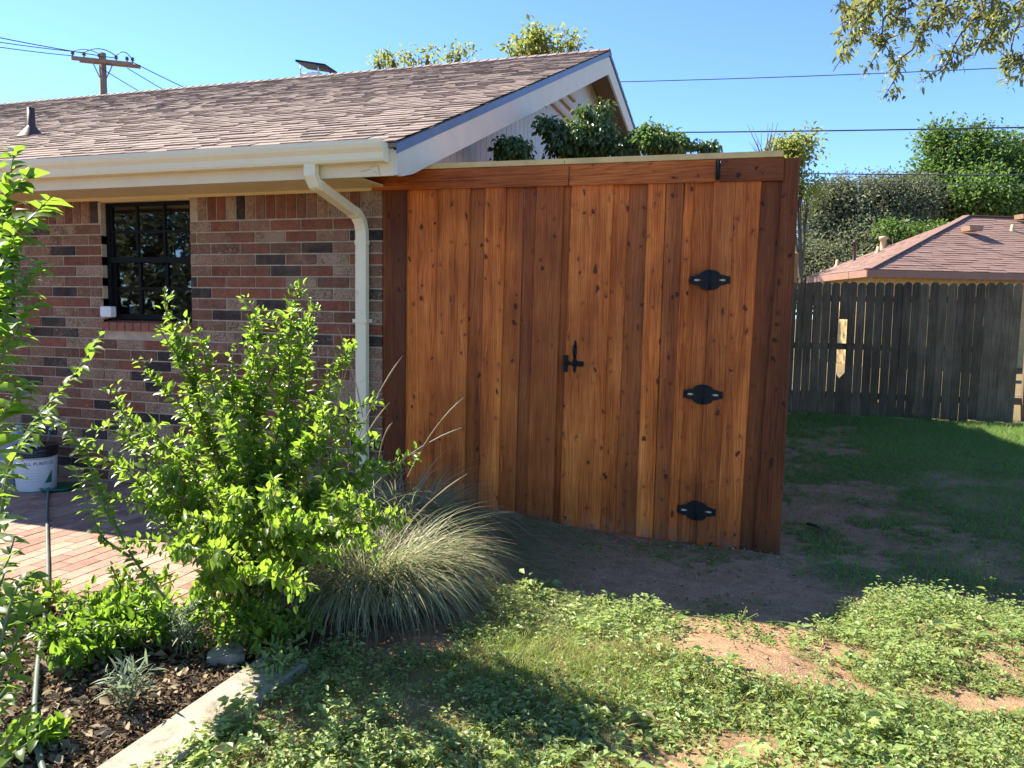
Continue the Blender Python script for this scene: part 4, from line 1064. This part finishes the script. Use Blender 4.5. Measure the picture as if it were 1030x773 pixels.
gn=np.clip(1.7*(1-fbm(x,y,1.1,71))-.15,0.3,1); _px,_py,_d=proj(np.stack([x,y,0*x],1)); gn=np.maximum(gn,.95*np.clip((_py-660)/60,0,1)*np.clip((_px-560)/200,0,1)*np.clip(2.2*fbm(x,y,2.,5)-.5,0,1))
kk=rng.random(len(x))<a*gn; x,y=x[kk],y[kk]; n=len(x); print('grass',n)
stuff(blades('lawn_grass',np.stack([x,y,terrain(x,y)-.004],1),rng.random(n)*6.28,.03+.05*rng.random(n)*(.5+vn(x,y,2,3)),.0028,'l_grass',None,1.0+.5*rng.random(n),.6+1.0*rng.random(n),2),'short green grass mixed through the sunny lawn weeds','grass')
# back lawn
x,y=scatter(150000,.1,5.,3.9,12.3); k=vis(x,y); x,y=x[k],y[k]; _,b2_=cover(x,y)
kk=rng.random(len(x))<b2_*.95; x,y=x[kk],y[kk]; n=len(x); print('back grass',n)
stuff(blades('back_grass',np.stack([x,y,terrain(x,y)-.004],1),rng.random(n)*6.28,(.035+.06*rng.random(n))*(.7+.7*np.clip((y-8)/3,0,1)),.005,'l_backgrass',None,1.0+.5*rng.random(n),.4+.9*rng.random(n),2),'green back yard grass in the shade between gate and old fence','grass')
# sparse shade weeds in dirt
x,y=scatter(30000,-1.4,3.4,3.4,8.5); k=vis(x,y); x,y=x[k],y[k]
kk=rng.random(len(x))<np.clip(2.2*fbm(x,y,2.2,91)-1.05,0,.6); x,y=x[kk],y[kk]
nl=4;n=len(x); x=np.repeat(x,nl)+rng.normal(0,.012,n*nl);y=np.repeat(y,nl)+rng.normal(0,.012,n*nl); an=rng.random(n*nl)*6.28
P=np.stack([x,y,terrain(x,y)+.004+.02*rng.random(n*nl)],1);D=np.stack([np.cos(an),np.sin(an),rng.uniform(-.1,.5,n*nl)],1)
ok=~((y>GY-.05)&(x<.3)); P,D=P[ok],D[ok]; m=len(P)
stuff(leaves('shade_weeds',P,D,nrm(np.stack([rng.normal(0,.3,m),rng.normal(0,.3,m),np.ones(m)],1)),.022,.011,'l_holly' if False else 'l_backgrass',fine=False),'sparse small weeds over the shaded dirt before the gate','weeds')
# tall thin weeds on the mound
for (x_,y_,lab) in ((985,585,'spindly tall weed at the shadow edge right of the mound'),(745,620,'small upright weed sprout on the dirt in front of the gate')):
    p=on(x_,y_+8,2,.05); o=thing('tall_weed',tuple(p),lab,'weed'); h=.2 if x_>800 else .08
    st=[]
    for k in range(7):
        e=p+np.array([rng.normal(0,h*.35),rng.normal(0,h*.3),h*(.5+.6*rng.random())]); st.append((curve(p,e,(0,0,h*.1),6),h))
    b=MB(); [b.tube(q,[.0022]*6,4,cap=False) for q,_ in st]; b.build('stem','greenstem',o)
    P,D,U,L_,W_=leafy_stems(st,40,.02,.006,.4); leaves('foliage',P,D,U,L_,W_,'l_weed',o)
# clods, straw, mulch
def chips(name,x,y,L,W,mat,label,cat,tilt=.35,fold=.3):
    n=len(x); an=rng.random(n)*6.28
    P=np.stack([x,y,np.maximum(terrain(x,y),-.02)+.004+.008*rng.random(n)],1); D=np.stack([np.cos(an),np.sin(an),rng.normal(0,tilt,n)],1)
    s=rng.uniform(.4,1.4,n)
    return stuff(leaves(name,P,D,nrm(np.stack([rng.normal(0,.5,n),rng.normal(0,.5,n),np.ones(n)],1)),L*s,W*s,mat,fine=False,fold=fold,droop=.1),label,cat)
x,y=scatter(26000,-4.2,-1.90,1.2,2.75); k=rng.random(len(x))<.25+fbm(x,y,3,7); x,y=x[k],y[k]
chips('mulch_chips',x,y,.030,.011,'chip','dark shredded mulch and dead leaves in the planting bed','mulch')
x,y=scatter(2200,-3.9,-1.95,1.3,2.75); chips('dead_leaves',x,y,.045,.024,'l_dry','tan fallen leaves lying on the mulch near the patio','dead leaves')
x,y=scatter(20000,-1.9,.4,3.2,4.88); px_,py_,_d=proj(np.stack([x,y,0*x],1)); k=rng.random(len(x))<np.exp(-((px_-490)/70)**2-((py_-560)/45)**2)*.9+.02; x,y=x[k],y[k]
n=len(x); az=rng.normal(-.5,.6,n)
stuff(blades('straw',np.stack([x,y,terrain(x,y)+.004+.02*rng.random(n)],1),az,.12+.2*rng.random(n),.004,'l_orn',None,.10+.15*rng.random(n),.25+.2*rng.random(n),3),'flattened grey dry grass lying on the dirt before the gate','dry grass')
x,y=scatter(5000,-1.5,3.,2.7,7); a,b3=cover(x,y); k=(a+b3<.3)&(rng.random(len(x))<.8); x,y=x[k],y[k]
chips('dirt_clods',x,y,.016,.013,'pebble','small clods and grit on the bare reddish dirt','dirt',.4,.6)
x,y=scatter(150,-1.2,.25,4.78,4.9); chips('gravel',x,y,.018,.014,'pebble','pale stones along the foot of the gate boards','gravel',.5,.6)
# sticks
for (a,b_,lab) in (((812,527),(832,536),'dark stick lying in the shaded grass right of the gate'),((540,497),(620,520),'thin pale twig on the dirt before the gate')):
    if a[0]<700: a=(610,537); b_=(640,549)
    p=on(*a,2,.02);q=on(*b_,2,.02); b=MB(); b.tube([p,(p+q)/2+np.array([0,0,.015]),q],[.012,.011,.007] if a[0]>700 else [.005,.004,.003],6); tag(b.build('fallen_stick','bark' if a[0]>700 else 'l_dry'),lab,'stick')
# ------------------------------------------------------------------ trees
def tree(name,label,base,trunk_h,tr,blobs,n,L,W,mat,clump=.5,per=40,bare=0,cat='tree',group=None):
    """blobs: list of (centre xyz, (rx,ry,rz))"""
    o=thing(name,tuple(base),label,cat,group); base=np.array(base,float)
    cs=[];vol=np.array([b[1][0]*b[1][1]*b[1][2] for b in blobs])**.67; vol/=vol.sum()
    nc=int(n/per); which=rng.choice(len(blobs),nc,p=vol)
    u=nrm(rng.normal(0,1,(nc,3))); rad=rng.random(nc)**.38
    C=np.array([blobs[w][0] for w in which]); S=np.array([blobs[w][1] for w in which])
    cc=C+u*rad[:,None]*S
    keep=fbm(cc[:,0]*1.+cc[:,2]*.7,cc[:,1]*.8-cc[:,2]*.9,1./max(clump,.3)*.5,13)>.33
    cc=cc[keep]; nc=len(cc)
    i=rng.integers(0,nc,n); off=rng.normal(0,1,(n,3))*clump*np.array([.5,.5,.38]); P=cc[i]+off
    D=nrm(off+rng.normal(0,.5,(n,3))*clump+np.array([0,0,-.1])); U=nrm(rng.normal(0,.6,(n,3))+np.array([0,0,1.]))
    s=rng.uniform(.6,1.3,n); leaves('crown',P,D,U,L*s,W*s,mat,o,fine=False)
    b=MB(); top=base+np.array([0,0,trunk_h]); b.tube([base-np.array([0,0,.2]),base+np.array([.0,0,trunk_h*.5]),top],[tr*1.3,tr,tr*.85],10,cap=False)
    for (c,r_) in blobs:
        c=np.array(c); m=top+(c-top)*.5+np.array([0,0,-.1*r_[2]])
        b.tube([top-np.array([0,0,.2]),m,c],[tr*.7,tr*.45,tr*.2],7,cap=False)
        for q in range(7):
            e=c+nrm(rng.normal(0,1,(1,3)))[0]*np.array(r_)*.85; b.tube([m if q%2 else c,(m+e)/2+rng.normal(0,.1,3)*r_[0],e],[tr*.3,tr*.17,tr*.05],5,cap=False)
    b.build('trunk','bark',o); return o
def bl(px_,py_,rx,ry,y,dep=None):
    """blob from image ellipse at world y"""
    c=on(px_,py_,1,y); dist=(CR[2]@(c-CC)); k=dist/CF; return (tuple(c),(rx*k,(dep or rx)*k,ry*k))
tree('live_oak','grey green live oak behind the left hip of the neighbour roof',(on(860,280,1,38)[0],38,0),3.,.35,
     [bl(868,205,38,28,38),(bl(825,225,26,30,38)),bl(905,215,30,26,39),bl(830,262,36,24,37),bl(880,245,40,28,37),bl(850,270,50,20,37),bl(925,205,18,14,39),bl(848,190,14,10,38),bl(890,192,24,16,39),bl(915,195,22,18,40),bl(835,200,20,16,38),bl(825,295,34,20,37),bl(800,280,20,24,37)],64000,.15,.085,'l_oak',.55)
tree('shade_tree','tall fresh green tree above the ridge of the neighbour roof',(on(975,280,1,42)[0],42,0),4.,.4,
     [bl(955,165,28,24,42),bl(975,150,20,18,43),bl(1000,165,30,28,42),bl(985,200,50,30,41),bl(940,190,24,22,42),bl(1025,210,26,26,41),bl(1060,190,30,40,43),bl(935,225,26,18,41),bl(930,200,24,24,42),bl(945,140,14,10,42),bl(985,140,16,10,42)],40000,.20,.12,'l_green',.7)
tree('distant_tree','dark tree crown at the right edge behind the fresh green tree',(on(1050,280,1,50)[0],50,0),5.,.4,[bl(1035,155,16,12,50),bl(1065,150,25,20,50),bl(1020,185,20,20,50)],6000,.25,.14,'l_oak',.8)
tree('young_tree','small bright green tree between live oak and neighbour roof ridge',(on(905,290,1,31)[0],31,0),2.,.14,[bl(897,232,13,12,35),bl(917,240,18,12,35),(bl(940,235,18,10,35))],4500,.13,.08,'l_green',.35)
tree('yellow_tree','yellow green tree just past the top right corner of the gate',(on(805,300,1,22)[0],22,0),2.5,.06,[bl(800,148,17,12,22),bl(790,160,14,12,22),bl(805,185,12,14,22),bl(812,205,5,9,22)],3000,.12,.07,'l_yellow',.35)
tree('ridge_tree','sunlit treetop showing over the roof ridge near its right end',(on(548,80,1,30)[0],30,0),6.5,.25,[bl(548,38,20,10,30),bl(540,48,30,8,30),bl(575,45,12,8,30),bl(520,52,12,5,30)],900,.24,.13,'l_yellow',.4,per=14)
tree('ridge_tree','sparse yellowish twigs over the middle of the roof ridge',(on(420,90,1,32)[0],32,0),7,.2,[bl(395,60,22,5,32),bl(430,58,18,6,32),bl(462,55,18,5,32),bl(380,62,10,4,32)],520,.22,.12,'l_yellow',.3,per=9)
# bare twigs
o=thing('bare_tree',(on(772,160,1,18)[0],18,0),'leafless twigs poking up behind the top cap right of centre','tree'); b=MB(); bs=np.array([on(772,160,1,18)[0],18,0.]); tp0=on(772,170,1,18)
b.tube([bs,bs*.5+tp0*.5,tp0],[.06,.05,.04],7)
for k in range(16): e=on(772+rng.uniform(-24,16),rng.uniform(122,145),1,18+rng.normal(0,.3)); b.tube([tp0,(tp0+e)/2+rng.normal(0,.06,3),e],[.016,.010,.004],4)
b.build('trunk','bark',o)
# shrubs behind the gate
tree('holly_bush','dark round bush against the gable siding, left of the holly',(-2.2,6.4,0),2.0,.04,[bl(516,152,14,11,6.4)],2400,.05,.03,'l_holly',.07,cat='bush')
tree('holly_tree','dark green holly in front of the gable, just above the fence cap',(-1.5,7.,0),2.0,.06,[bl(575,142,26,16,7),bl(600,138,18,18,7),bl(555,126,13,5,7),bl(590,116,6,8,7),bl(608,110,5,9,7.1),bl(628,146,15,12,7)],4600,.055,.032,'l_holly',.075,cat='tree')
tree('photinia_bush','lighter green bush rising above the fence right of the gable',(-.85,7.,0),2.0,.05,[bl(660,142,18,9,7),bl(655,134,8,9,7),bl(672,140,10,12,7),bl(674,146,16,8,7)],2400,.055,.03,'l_green',.07,cat='bush')
tree('small_bush','tiny tuft of leaves above the cap left of the bare twigs',(-.4,7.,0),2.2,.03,[bl(712,147,12,6,7)],420,.045,.025,'l_holly',.06,cat='bush')
# overhanging oak at top right (trunk out of frame)
o=thing('overhanging_oak',(5.2,4.2,0),'oak branches with small leathery leaves hanging into the top right of the sky','tree')
b=MB(); b.tube([(5.2,4.2,-.2),(5.15,4.25,1.6),(4.9,4.3,3.0),(4.2,4.4,4.0)],[.26,.22,.19,.13],12,cap=False)
def opx(x_,y_,d): return tp(x_,y_,d)
subs=[]
main=[(4.2,4.4,4.0),tuple(opx(1120,-60,5.2)),tuple(opx(1040,-40,5.0)),tuple(opx(960,-35,4.9)),tuple(opx(900,-20,4.8))]
b.tube(main,[.10,.06,.045,.03,.018],8,cap=False)
tw=[((905,-25),(870,25),(838,72)),((900,-20),(860,10),(845,25)),((960,-35),(930,25),(905,60),(898,85)),((930,-30),(890,20),(880,60)),((1000,-40),(985,10),(960,45),(945,70)),((1040,-40),(1020,30),(1015,80)),((1000,-40),(1000,20),(990,45)),((1060,-40),(1040,40),(1028,75)),((960,-35),(950,5),(925,30)),((900,-20),(880,-5),(855,35)),((1020,-40),(1005,5),(1012,40)),((940,-30),(915,5),(890,30)),((980,-35),(965,0),(940,15)),((1040,-40),(1000,-10),(975,20)),((1000,-40),(975,-20),(930,-5)),((1050,-45),(1035,-5),(1005,15)),((960,-40),(920,-15),(870,-2))]
lP=[]
for t in tw:
    dd=4.75+rng.normal(0,.18); pts=np.array([opx(a,c_,dd) for a,c_ in t]); m=10; tt=np.linspace(0,len(pts)-1,m); pp=np.stack([np.interp(tt,range(len(pts)),pts[:,i]) for i in range(3)],1)
    pp[1:-1]+=rng.normal(0,.015,(m-2,3)); b.tube(pp,[.010*(1-.8*i/m) for i in range(m)],5,cap=False); subs.append((pp,1.))
    for q in range(7):
        t0=.35+.65*rng.random(); p,_t=along(pp,np.array([t0])); e=p[0]+np.array([rng.normal(0,.09),rng.normal(0,.09),rng.normal(-.03,.06)]); b.tube([p[0],(p[0]+e)/2,e],[.004,.003,.0015],4,cap=False); subs.append((curve(p[0],e,(0,0,0),5),.55))
b.build('trunk','bark',o)
P,D,U,L_,W_=leafy_stems(subs,42,.055,.020,.3,1.,0,.018); leaves('crown',P,D,U,L_,W_,'l_over',o,fold=.15)
# trees behind the viewer, seen in the window glass
tree('garden_tree','broad tree behind the viewer, mirrored in the window panes',(-19,-11,0),2.5,.3,[((-19,-11,4.2),(4,3,2.4)),((-17,-10.5,1.3),(5,2,1.4)),((-24,-11,1.3),(4,2,1.5)),((-15,-12,3.4),(3,3,2.2)),((-23,-11,3.6),(3,3,2.2))],11000,.3,.17,'l_oak',.9)
# ------------------------------------------------------------------ utility pole and wires
pz=on(102,88,1,30); pc=on(103,56,1,30)
up=thing('utility_pole',(pc[0],30,0),'wooden utility pole with one crossarm beyond the roof at left','utility pole')
b=MB(); b.tube([(pc[0],30,-.2),(pc[0],30,pc[2]+.1)],[.20,.16],12); b.build('post','pole',up)
az_=pc[2]-.45; e1=on(76,59,2,az_+.25); e2=on(134,65,2,az_+.25); e1=np.array([pc[0]-1.6,28.2,az_]); 
e1=on(72,58.5,2,az_+.1); e2=on(134,65,2,az_+.1)
mid=(e1+e2)/2; sh_=np.array([pc[0],29.75,az_+.1])-mid
b=MB(); b.beam(e1,e2,.12,.17); b.beam(e1+np.array([0,.0,-.02])+np.array([.1,.35,0]),e2+np.array([.1,.35,-.02]),.1,.16); b.build('crossarm','pole',up)
b=MB(); cpt=np.array([pc[0],30,az_-.9])
for e in (e1*.68+e2*.32,e1*.32+e2*.68): b.beam(e,(cpt+e*0),.05,.03)
b.build('brace','pole',up)
ins=[]
for t in (.02,.2,.45,.72,.9,.99):
    b=MB(); p=e1*(1-t)+e2*t; b.lathe(p[0],p[1],[(.03,p[2]+.06),(.03,p[2]+.16),(.09,p[2]+.18),(.06,p[2]+.25),(.09,p[2]+.28),(.001,p[2]+.34)],8); ins.append(p+np.array([0,0,.3])); b.build('insulator','lead',up)
b=MB(); b.tube(curve(ins[1],ins[3],(0,0,.5),10),.022,5); b.tube(curve(ins[3],ins[5]+np.array([0,0,-.1]),(0,0,.55),10),.022,5); b.tube(curve(ins[0],ins[2],(0,0,.3),10),.018,5); b.build('jumper','wire',up)
def wire(lab,p0,p1,r,sag):
    b=MB(); p0=np.array(p0);p1=np.array(p1); t=np.linspace(0,1,40)[:,None]; pts=p0*(1-t)+p1*t; pts[:,2]-=(4*sag*t*(1-t))[:,0]
    b.tube(pts,r,5); tag(b.build('power_line','wire'),lab,'power line','overhead wires')
wire('topmost wire running left from the utility pole crossarm',ins[3]-np.array([0,0,.1]),on(-120,12,1,20),.022,.1)
wire('middle wire running left from the utility pole crossarm',ins[1],on(-120,22,1,20),.02,.1)
wire('lowest wire running left from the utility pole crossarm',ins[0]-np.array([0,0,.2]),on(-120,27,1,20),.02,.1)
wire('wire dropping right from the crossarm end toward the ridge',ins[5]-np.array([0,0,.2]),on(260,120,1,34),.022,.1)
wire('wire dropping right from mid crossarm behind the ridge',ins[4]-np.array([0,0,.5]),on(240,130,1,34),.02,.1)
wire('lowest wire descending right of the utility pole behind the ridge',ins[2]-np.array([0,0,.6]),on(220,135,1,34),.02,.1)
wire('high thin wire crossing the blue sky right of the gable peak',on(560,84,1,34),on(1250,56,1,34),.018,.12)
wire('thick twisted cable crossing the sky above the gate',on(500,134,1,20),on(1250,123,1,20),.017,.06)
wire('dark wire crossing in front of the live oak crown',on(700,173,1,26),on(1250,176,1,26),.018,.05)
wire('thin pale wire just below the dark wire across the trees',on(700,183,1,28),on(1250,186,1,28),.012,.05)
# ------------------------------------------------------------------ bucket etc on patio
bc=np.array([-5.36,4.52]); bz=.021
bu=thing('bucket',(bc[0],bc[1],bz),'white plastic bucket reading ALL PURPOSE with a black lid, standing by the brick wall','bucket')
b=MB(); b.lathe(bc[0],bc[1],[(.001,bz),(.132,bz),(.136,bz+.005),(.150,bz+.27)],40); b.build('body','plastic_white',bu)
b=MB(); b.lathe(bc[0],bc[1],[(.151,bz+.262),(.163,bz+.266),(.163,bz+.285),(.156,bz+.288),(.160,bz+.30),(.160,bz+.325),(.154,bz+.33),(.154,bz+.342),(.146,bz+.345),(.143,bz+.333),(.001,bz+.333)],40); b.build('lid','plastic_black',bu)
# label: text & marks wrapped on body, facing viewer
face=math.atan2(-bc[1],-bc[0])
def wrap(cx,cy,rf,a0,z,pts2d,th=.0012):
    return [(cx+(rf(z+q)+th)*math.cos(a0+p/.145),cy+(rf(z+q)+th)*math.sin(a0+p/.145),z+q) for p,q in pts2d]
rf=lambda z: .136+(z-bz)*.0519
def text_part(txt,size,a0,z,mat,name):
    cu=bpy.data.curves.new('lettering','FONT'); cu.body=txt; cu.size=size; cu.align_x='CENTER'; cu.resolution_u=2
    ob=bpy.data.objects.new('tmp',cu); col.objects.link(ob); dg=bpy.context.evaluated_depsgraph_get()
    me=bpy.data.meshes.new_from_object(ob.evaluated_get(dg)); bpy.data.objects.remove(ob)
    V=np.array([tuple(v.co) for v in me.vertices]); F=[tuple(p.vertices) for p in me.polygons]
    vs=wrap(bc[0],bc[1],rf,a0,z,[(p[0],p[1]) for p in V]); m=MB(); m.add(vs,F); m.build(name,mat,bu)
text_part('ALL PURPOSE',.036,face+.15,bz+.205,'ink','lettering')
m=MB()
for k in range(5):
    z=.165-.022*k; n=14
    for i in range(n):
        a=-.10+.13*i/n; q=wrap(bc[0],bc[1],rf,face+.0,bz+z,[(a,0),(a+.13/n*.8,0),(a+.13/n*.8,.003),(a,.003)]); m.add(q,[(0,1,2,3)])
n=10
m.build('label_print','siding',bu)
m=MB()
for i in range(n):
    p0=.055+.06*i/n; p1=.055+.06*(i+1)/n
    q=wrap(bc[0],bc[1],rf,face,bz+.06,[(p0,0),(p1,0),(p1,.10*(i+1)/n),(p0,.10*i/n)]); m.add(q,[(0,1,2,3)])
m.build('label_mark','labelgreen',bu)
m=MB(); c3=np.array([bc[0],bc[1],bz+.30]); hp=[]
for i in range(15):
    a=face-1.55+3.1*i/14; hp.append((bc[0]+.167*math.cos(a),bc[1]+.167*math.sin(a),bz+.29-.035*math.sin(math.pi*i/14)))
m.tube(hp,.003,5); m.build('handle','screw',bu)
sc_=thing('rag',(bc[0],bc[1],bz+.334),'crumpled pale paper and scraps on the black bucket lid','scrap')
m=MB()
for k in range(5):
    cx_,cy_=bc[0]+rng.uniform(-.06,.08),bc[1]+rng.uniform(-.07,.05); pts=[(cx_+.05*math.cos(a)*rng.uniform(.6,1.2),cy_+.05*math.sin(a)*rng.uniform(.6,1.2),bz+.338+rng.uniform(0,.02)) for a in np.arange(0,6.2,1.05)]
    m.prism(pts,(0,0,.003))
m.build('scrap','paper',sc_)
t2=np.array([-5.78,4.60]); tb=thing('storage_tub',(t2[0],t2[1],bz),'pale blue white plastic tub left of the bucket','tub')
m=MB(); m.lathe(t2[0],t2[1],[(.001,bz),(.15,bz),(.17,bz+.33),(.18,bz+.335),(.18,bz+.36),(.165,bz+.365),(.001,bz+.362)],32); m.build('body','plastic_blue',tb)
m=MB(); m.lathe(t2[0],t2[1],[(.154,bz+.06),(.1545,bz+.062),(.164,bz+.20),(.163,bz+.205)],32); m.build('label_band','plastic_white',tb)
g2=on(60,491,2,.03); gs=thing('plant_saucer',(g2[0],g2[1],bz),'green round plastic saucer lying on the patio beside the bucket','saucer')
m=MB(); m.lathe(g2[0],g2[1],[(.001,bz+.006),(.11,bz+.006),(.13,bz+.028),(.137,bz+.028),(.125,bz),(.001,bz)],36); m.build('dish','green_plastic',gs)
fz=.47; fx=on(62,428,1,GY)[0]
fc=thing('garden_faucet',(fx,GY-.02,fz),'outdoor faucet on the brick wall with the garden hose attached','faucet')
m=MB(); m.tube([(fx,GY+.01,fz),(fx,GY-.08,fz)],.013,10); m.tube([(fx,GY-.07,fz),(fx,GY-.11,fz-.045)],[.014,.016],10); m.build('spout','brass',fc)
m=MB(); m.tube([(fx,GY-.05,fz),(fx,GY-.05,fz+.05)],.007,8); m.lathe(fx,GY-.05,[(.001,fz+.05),(.03,fz+.05),(.033,fz+.056),(.03,fz+.062),(.001,fz+.062)],12); m.build('handle','brass',fc)
fx2=on(22,437,1,GY)[0]; f2=thing('wall_valve',(fx2,GY-.01,.36),'small pale utility valve on the brick wall above the bucket','valve')
m=MB(); m.box(fx2-.04,fx2+.035,GY-.03,GY-.004,.33,.43,bev=.006); m.build('plate','siding',f2)
m=MB(); m.tube([(fx2-.01,GY-.031,.36),(fx2-.01,GY-.085,.35)],[.032,.028],14); m.build('knob','plastic_white',f2)
# hose
hp=[(fx,GY-.115,fz-.05),(fx+.01,GY-.15,.30),(fx+.03,GY-.2,.06)]+[tuple(on(a,b_,2,.034)) for a,b_ in ((50,478),(48,500),(47,530),(48,560),(48,590),(46,612),(42,640),(38,665),(36,690),(34,720),(40,770),(70,850))]
hp=np.array(hp); 
for _ in range(2):
    q=np.repeat(hp,2,0)[1:-1].reshape(-1,2,3); hp=np.concatenate([[hp[0]],np.stack([q[:,0]*.75+q[:,1]*.25,q[:,0]*.25+q[:,1]*.75],1).reshape(-1,3),[hp[-1]]])
m=MB(); m.tube(hp,.0095,10); tag(m.build('garden_hose','hose'),'grey green garden hose running from the faucet across patio to the mulch bed','hose')
# white box on sill
bx=on(107,314,1,GY-.02); m=MB(); m.box(bx[0]-.055,bx[0]+.055,GY-.035,GY+.03,bx[2]-.042,bx[2]+.045,bev=.008)
o=thing('sensor_box',(bx[0],GY,bx[2]),'small white box at the lower left corner of the window','box'); m.build('case','plastic_white',o)
m=MB(); m.box(bx[0]-.03,bx[0]+.035,GY-.038,GY-.0345,bx[2]-.02,bx[2]+.025,bev=.001); m.build('cover','plastic_white',o)
# flat stone / trowel scraps in bed
m=MB(); q=on(62,665,2,.03); pts=[(q[0]+.10*math.cos(a)*random.uniform(.8,1.2),q[1]+.07*math.sin(a)*random.uniform(.8,1.2),.0) for a in np.arange(0,6.2,.8)]; m.prism([(p[0],p[1],.03+.008*(i%2)) for i,p in enumerate(pts)],(0,0,-.06)); tag(m.build('stone','stone'),'flat reddish brown stone at the patio edge beside the hose','stone')
m=MB(); q=on(225,655,2,.03); pts=[(q[0]+.09*math.cos(a)*random.uniform(.8,1.2),q[1]+.06*math.sin(a)*random.uniform(.8,1.2),.0) for a in np.arange(0,6.2,.8)]; m.prism([(p[0],p[1],.03+.02*math.sin(i)) for i,p in enumerate(pts)],(0,0,-.04)); tag(m.build('stone','concrete'),'flat rock half hidden under the shrub near the concrete strip','stone')
# ------------------------------------------------------------------ light, world, camera
sd=np.array([-1.03,.21,1.]); sd/=np.linalg.norm(sd)
L=bpy.data.lights.new('sun','SUN'); L.energy=4.6; L.angle=R(.53); L.color=(1,.92,.78)
lo=bpy.data.objects.new('sun',L); col.objects.link(lo)
from mathutils import Vector, Matrix
lo.rotation_euler=Vector(tuple(sd)).to_track_quat('Z','Y').to_euler()
w=bpy.data.worlds.new('World'); sc.world=w; w.use_nodes=True; nt=w.node_tree; bg=nt.nodes['Background']
sky=nt.nodes.new('ShaderNodeTexSky'); sky.sky_type='NISHITA'; sky.sun_disc=False
sky.sun_elevation=math.asin(sd[2]); sky.sun_rotation=math.atan2(sd[0],sd[1]); sky.altitude=4000; sky.air_density=1.0; sky.dust_density=.05; sky.ozone_density=7
nt.links.new(sky.outputs[0],bg.inputs[0]); bg.inputs[1].default_value=.112
cd=bpy.data.cameras.new('camera'); co=bpy.data.objects.new('camera',cd); col.objects.link(co); sc.camera=co
cd.sensor_width=36; cd.lens=36*CF/CW; cd.clip_end=2000; cd.clip_start=.05
mt=Matrix([[CR[0][0],CR[1][0],-CR[2][0],0],[CR[0][1],CR[1][1],-CR[2][1],0],[CR[0][2],CR[1][2],-CR[2][2],CC[2]],[0,0,0,1]])
co.matrix_world=mt
vs=sc.view_settings; vs.view_transform='Standard'; vs.look='None'; vs.exposure=1.82; vs.gamma=1
sc.cycles.max_bounces=7; sc.cycles.diffuse_bounces=4; sc.cycles.transparent_max_bounces=8

x,y=scatter(5200,-1.6,2.8,1.0,4.2); a,_b=cover(x,y); k=(a>.1)&vis(x,y); x,y=x[k],y[k]; n=len(x)
stuff(blades('dry_grass',np.stack([x,y,terrain(x,y)+.008+.02*rng.random(n)],1),rng.random(n)*6.28,.05+.06*rng.random(n),.0025,'l_dry',None,.15+.3*rng.random(n),.3+.5*rng.random(n),3),'dead straw bits scattered through the sunny lawn','dry grass')
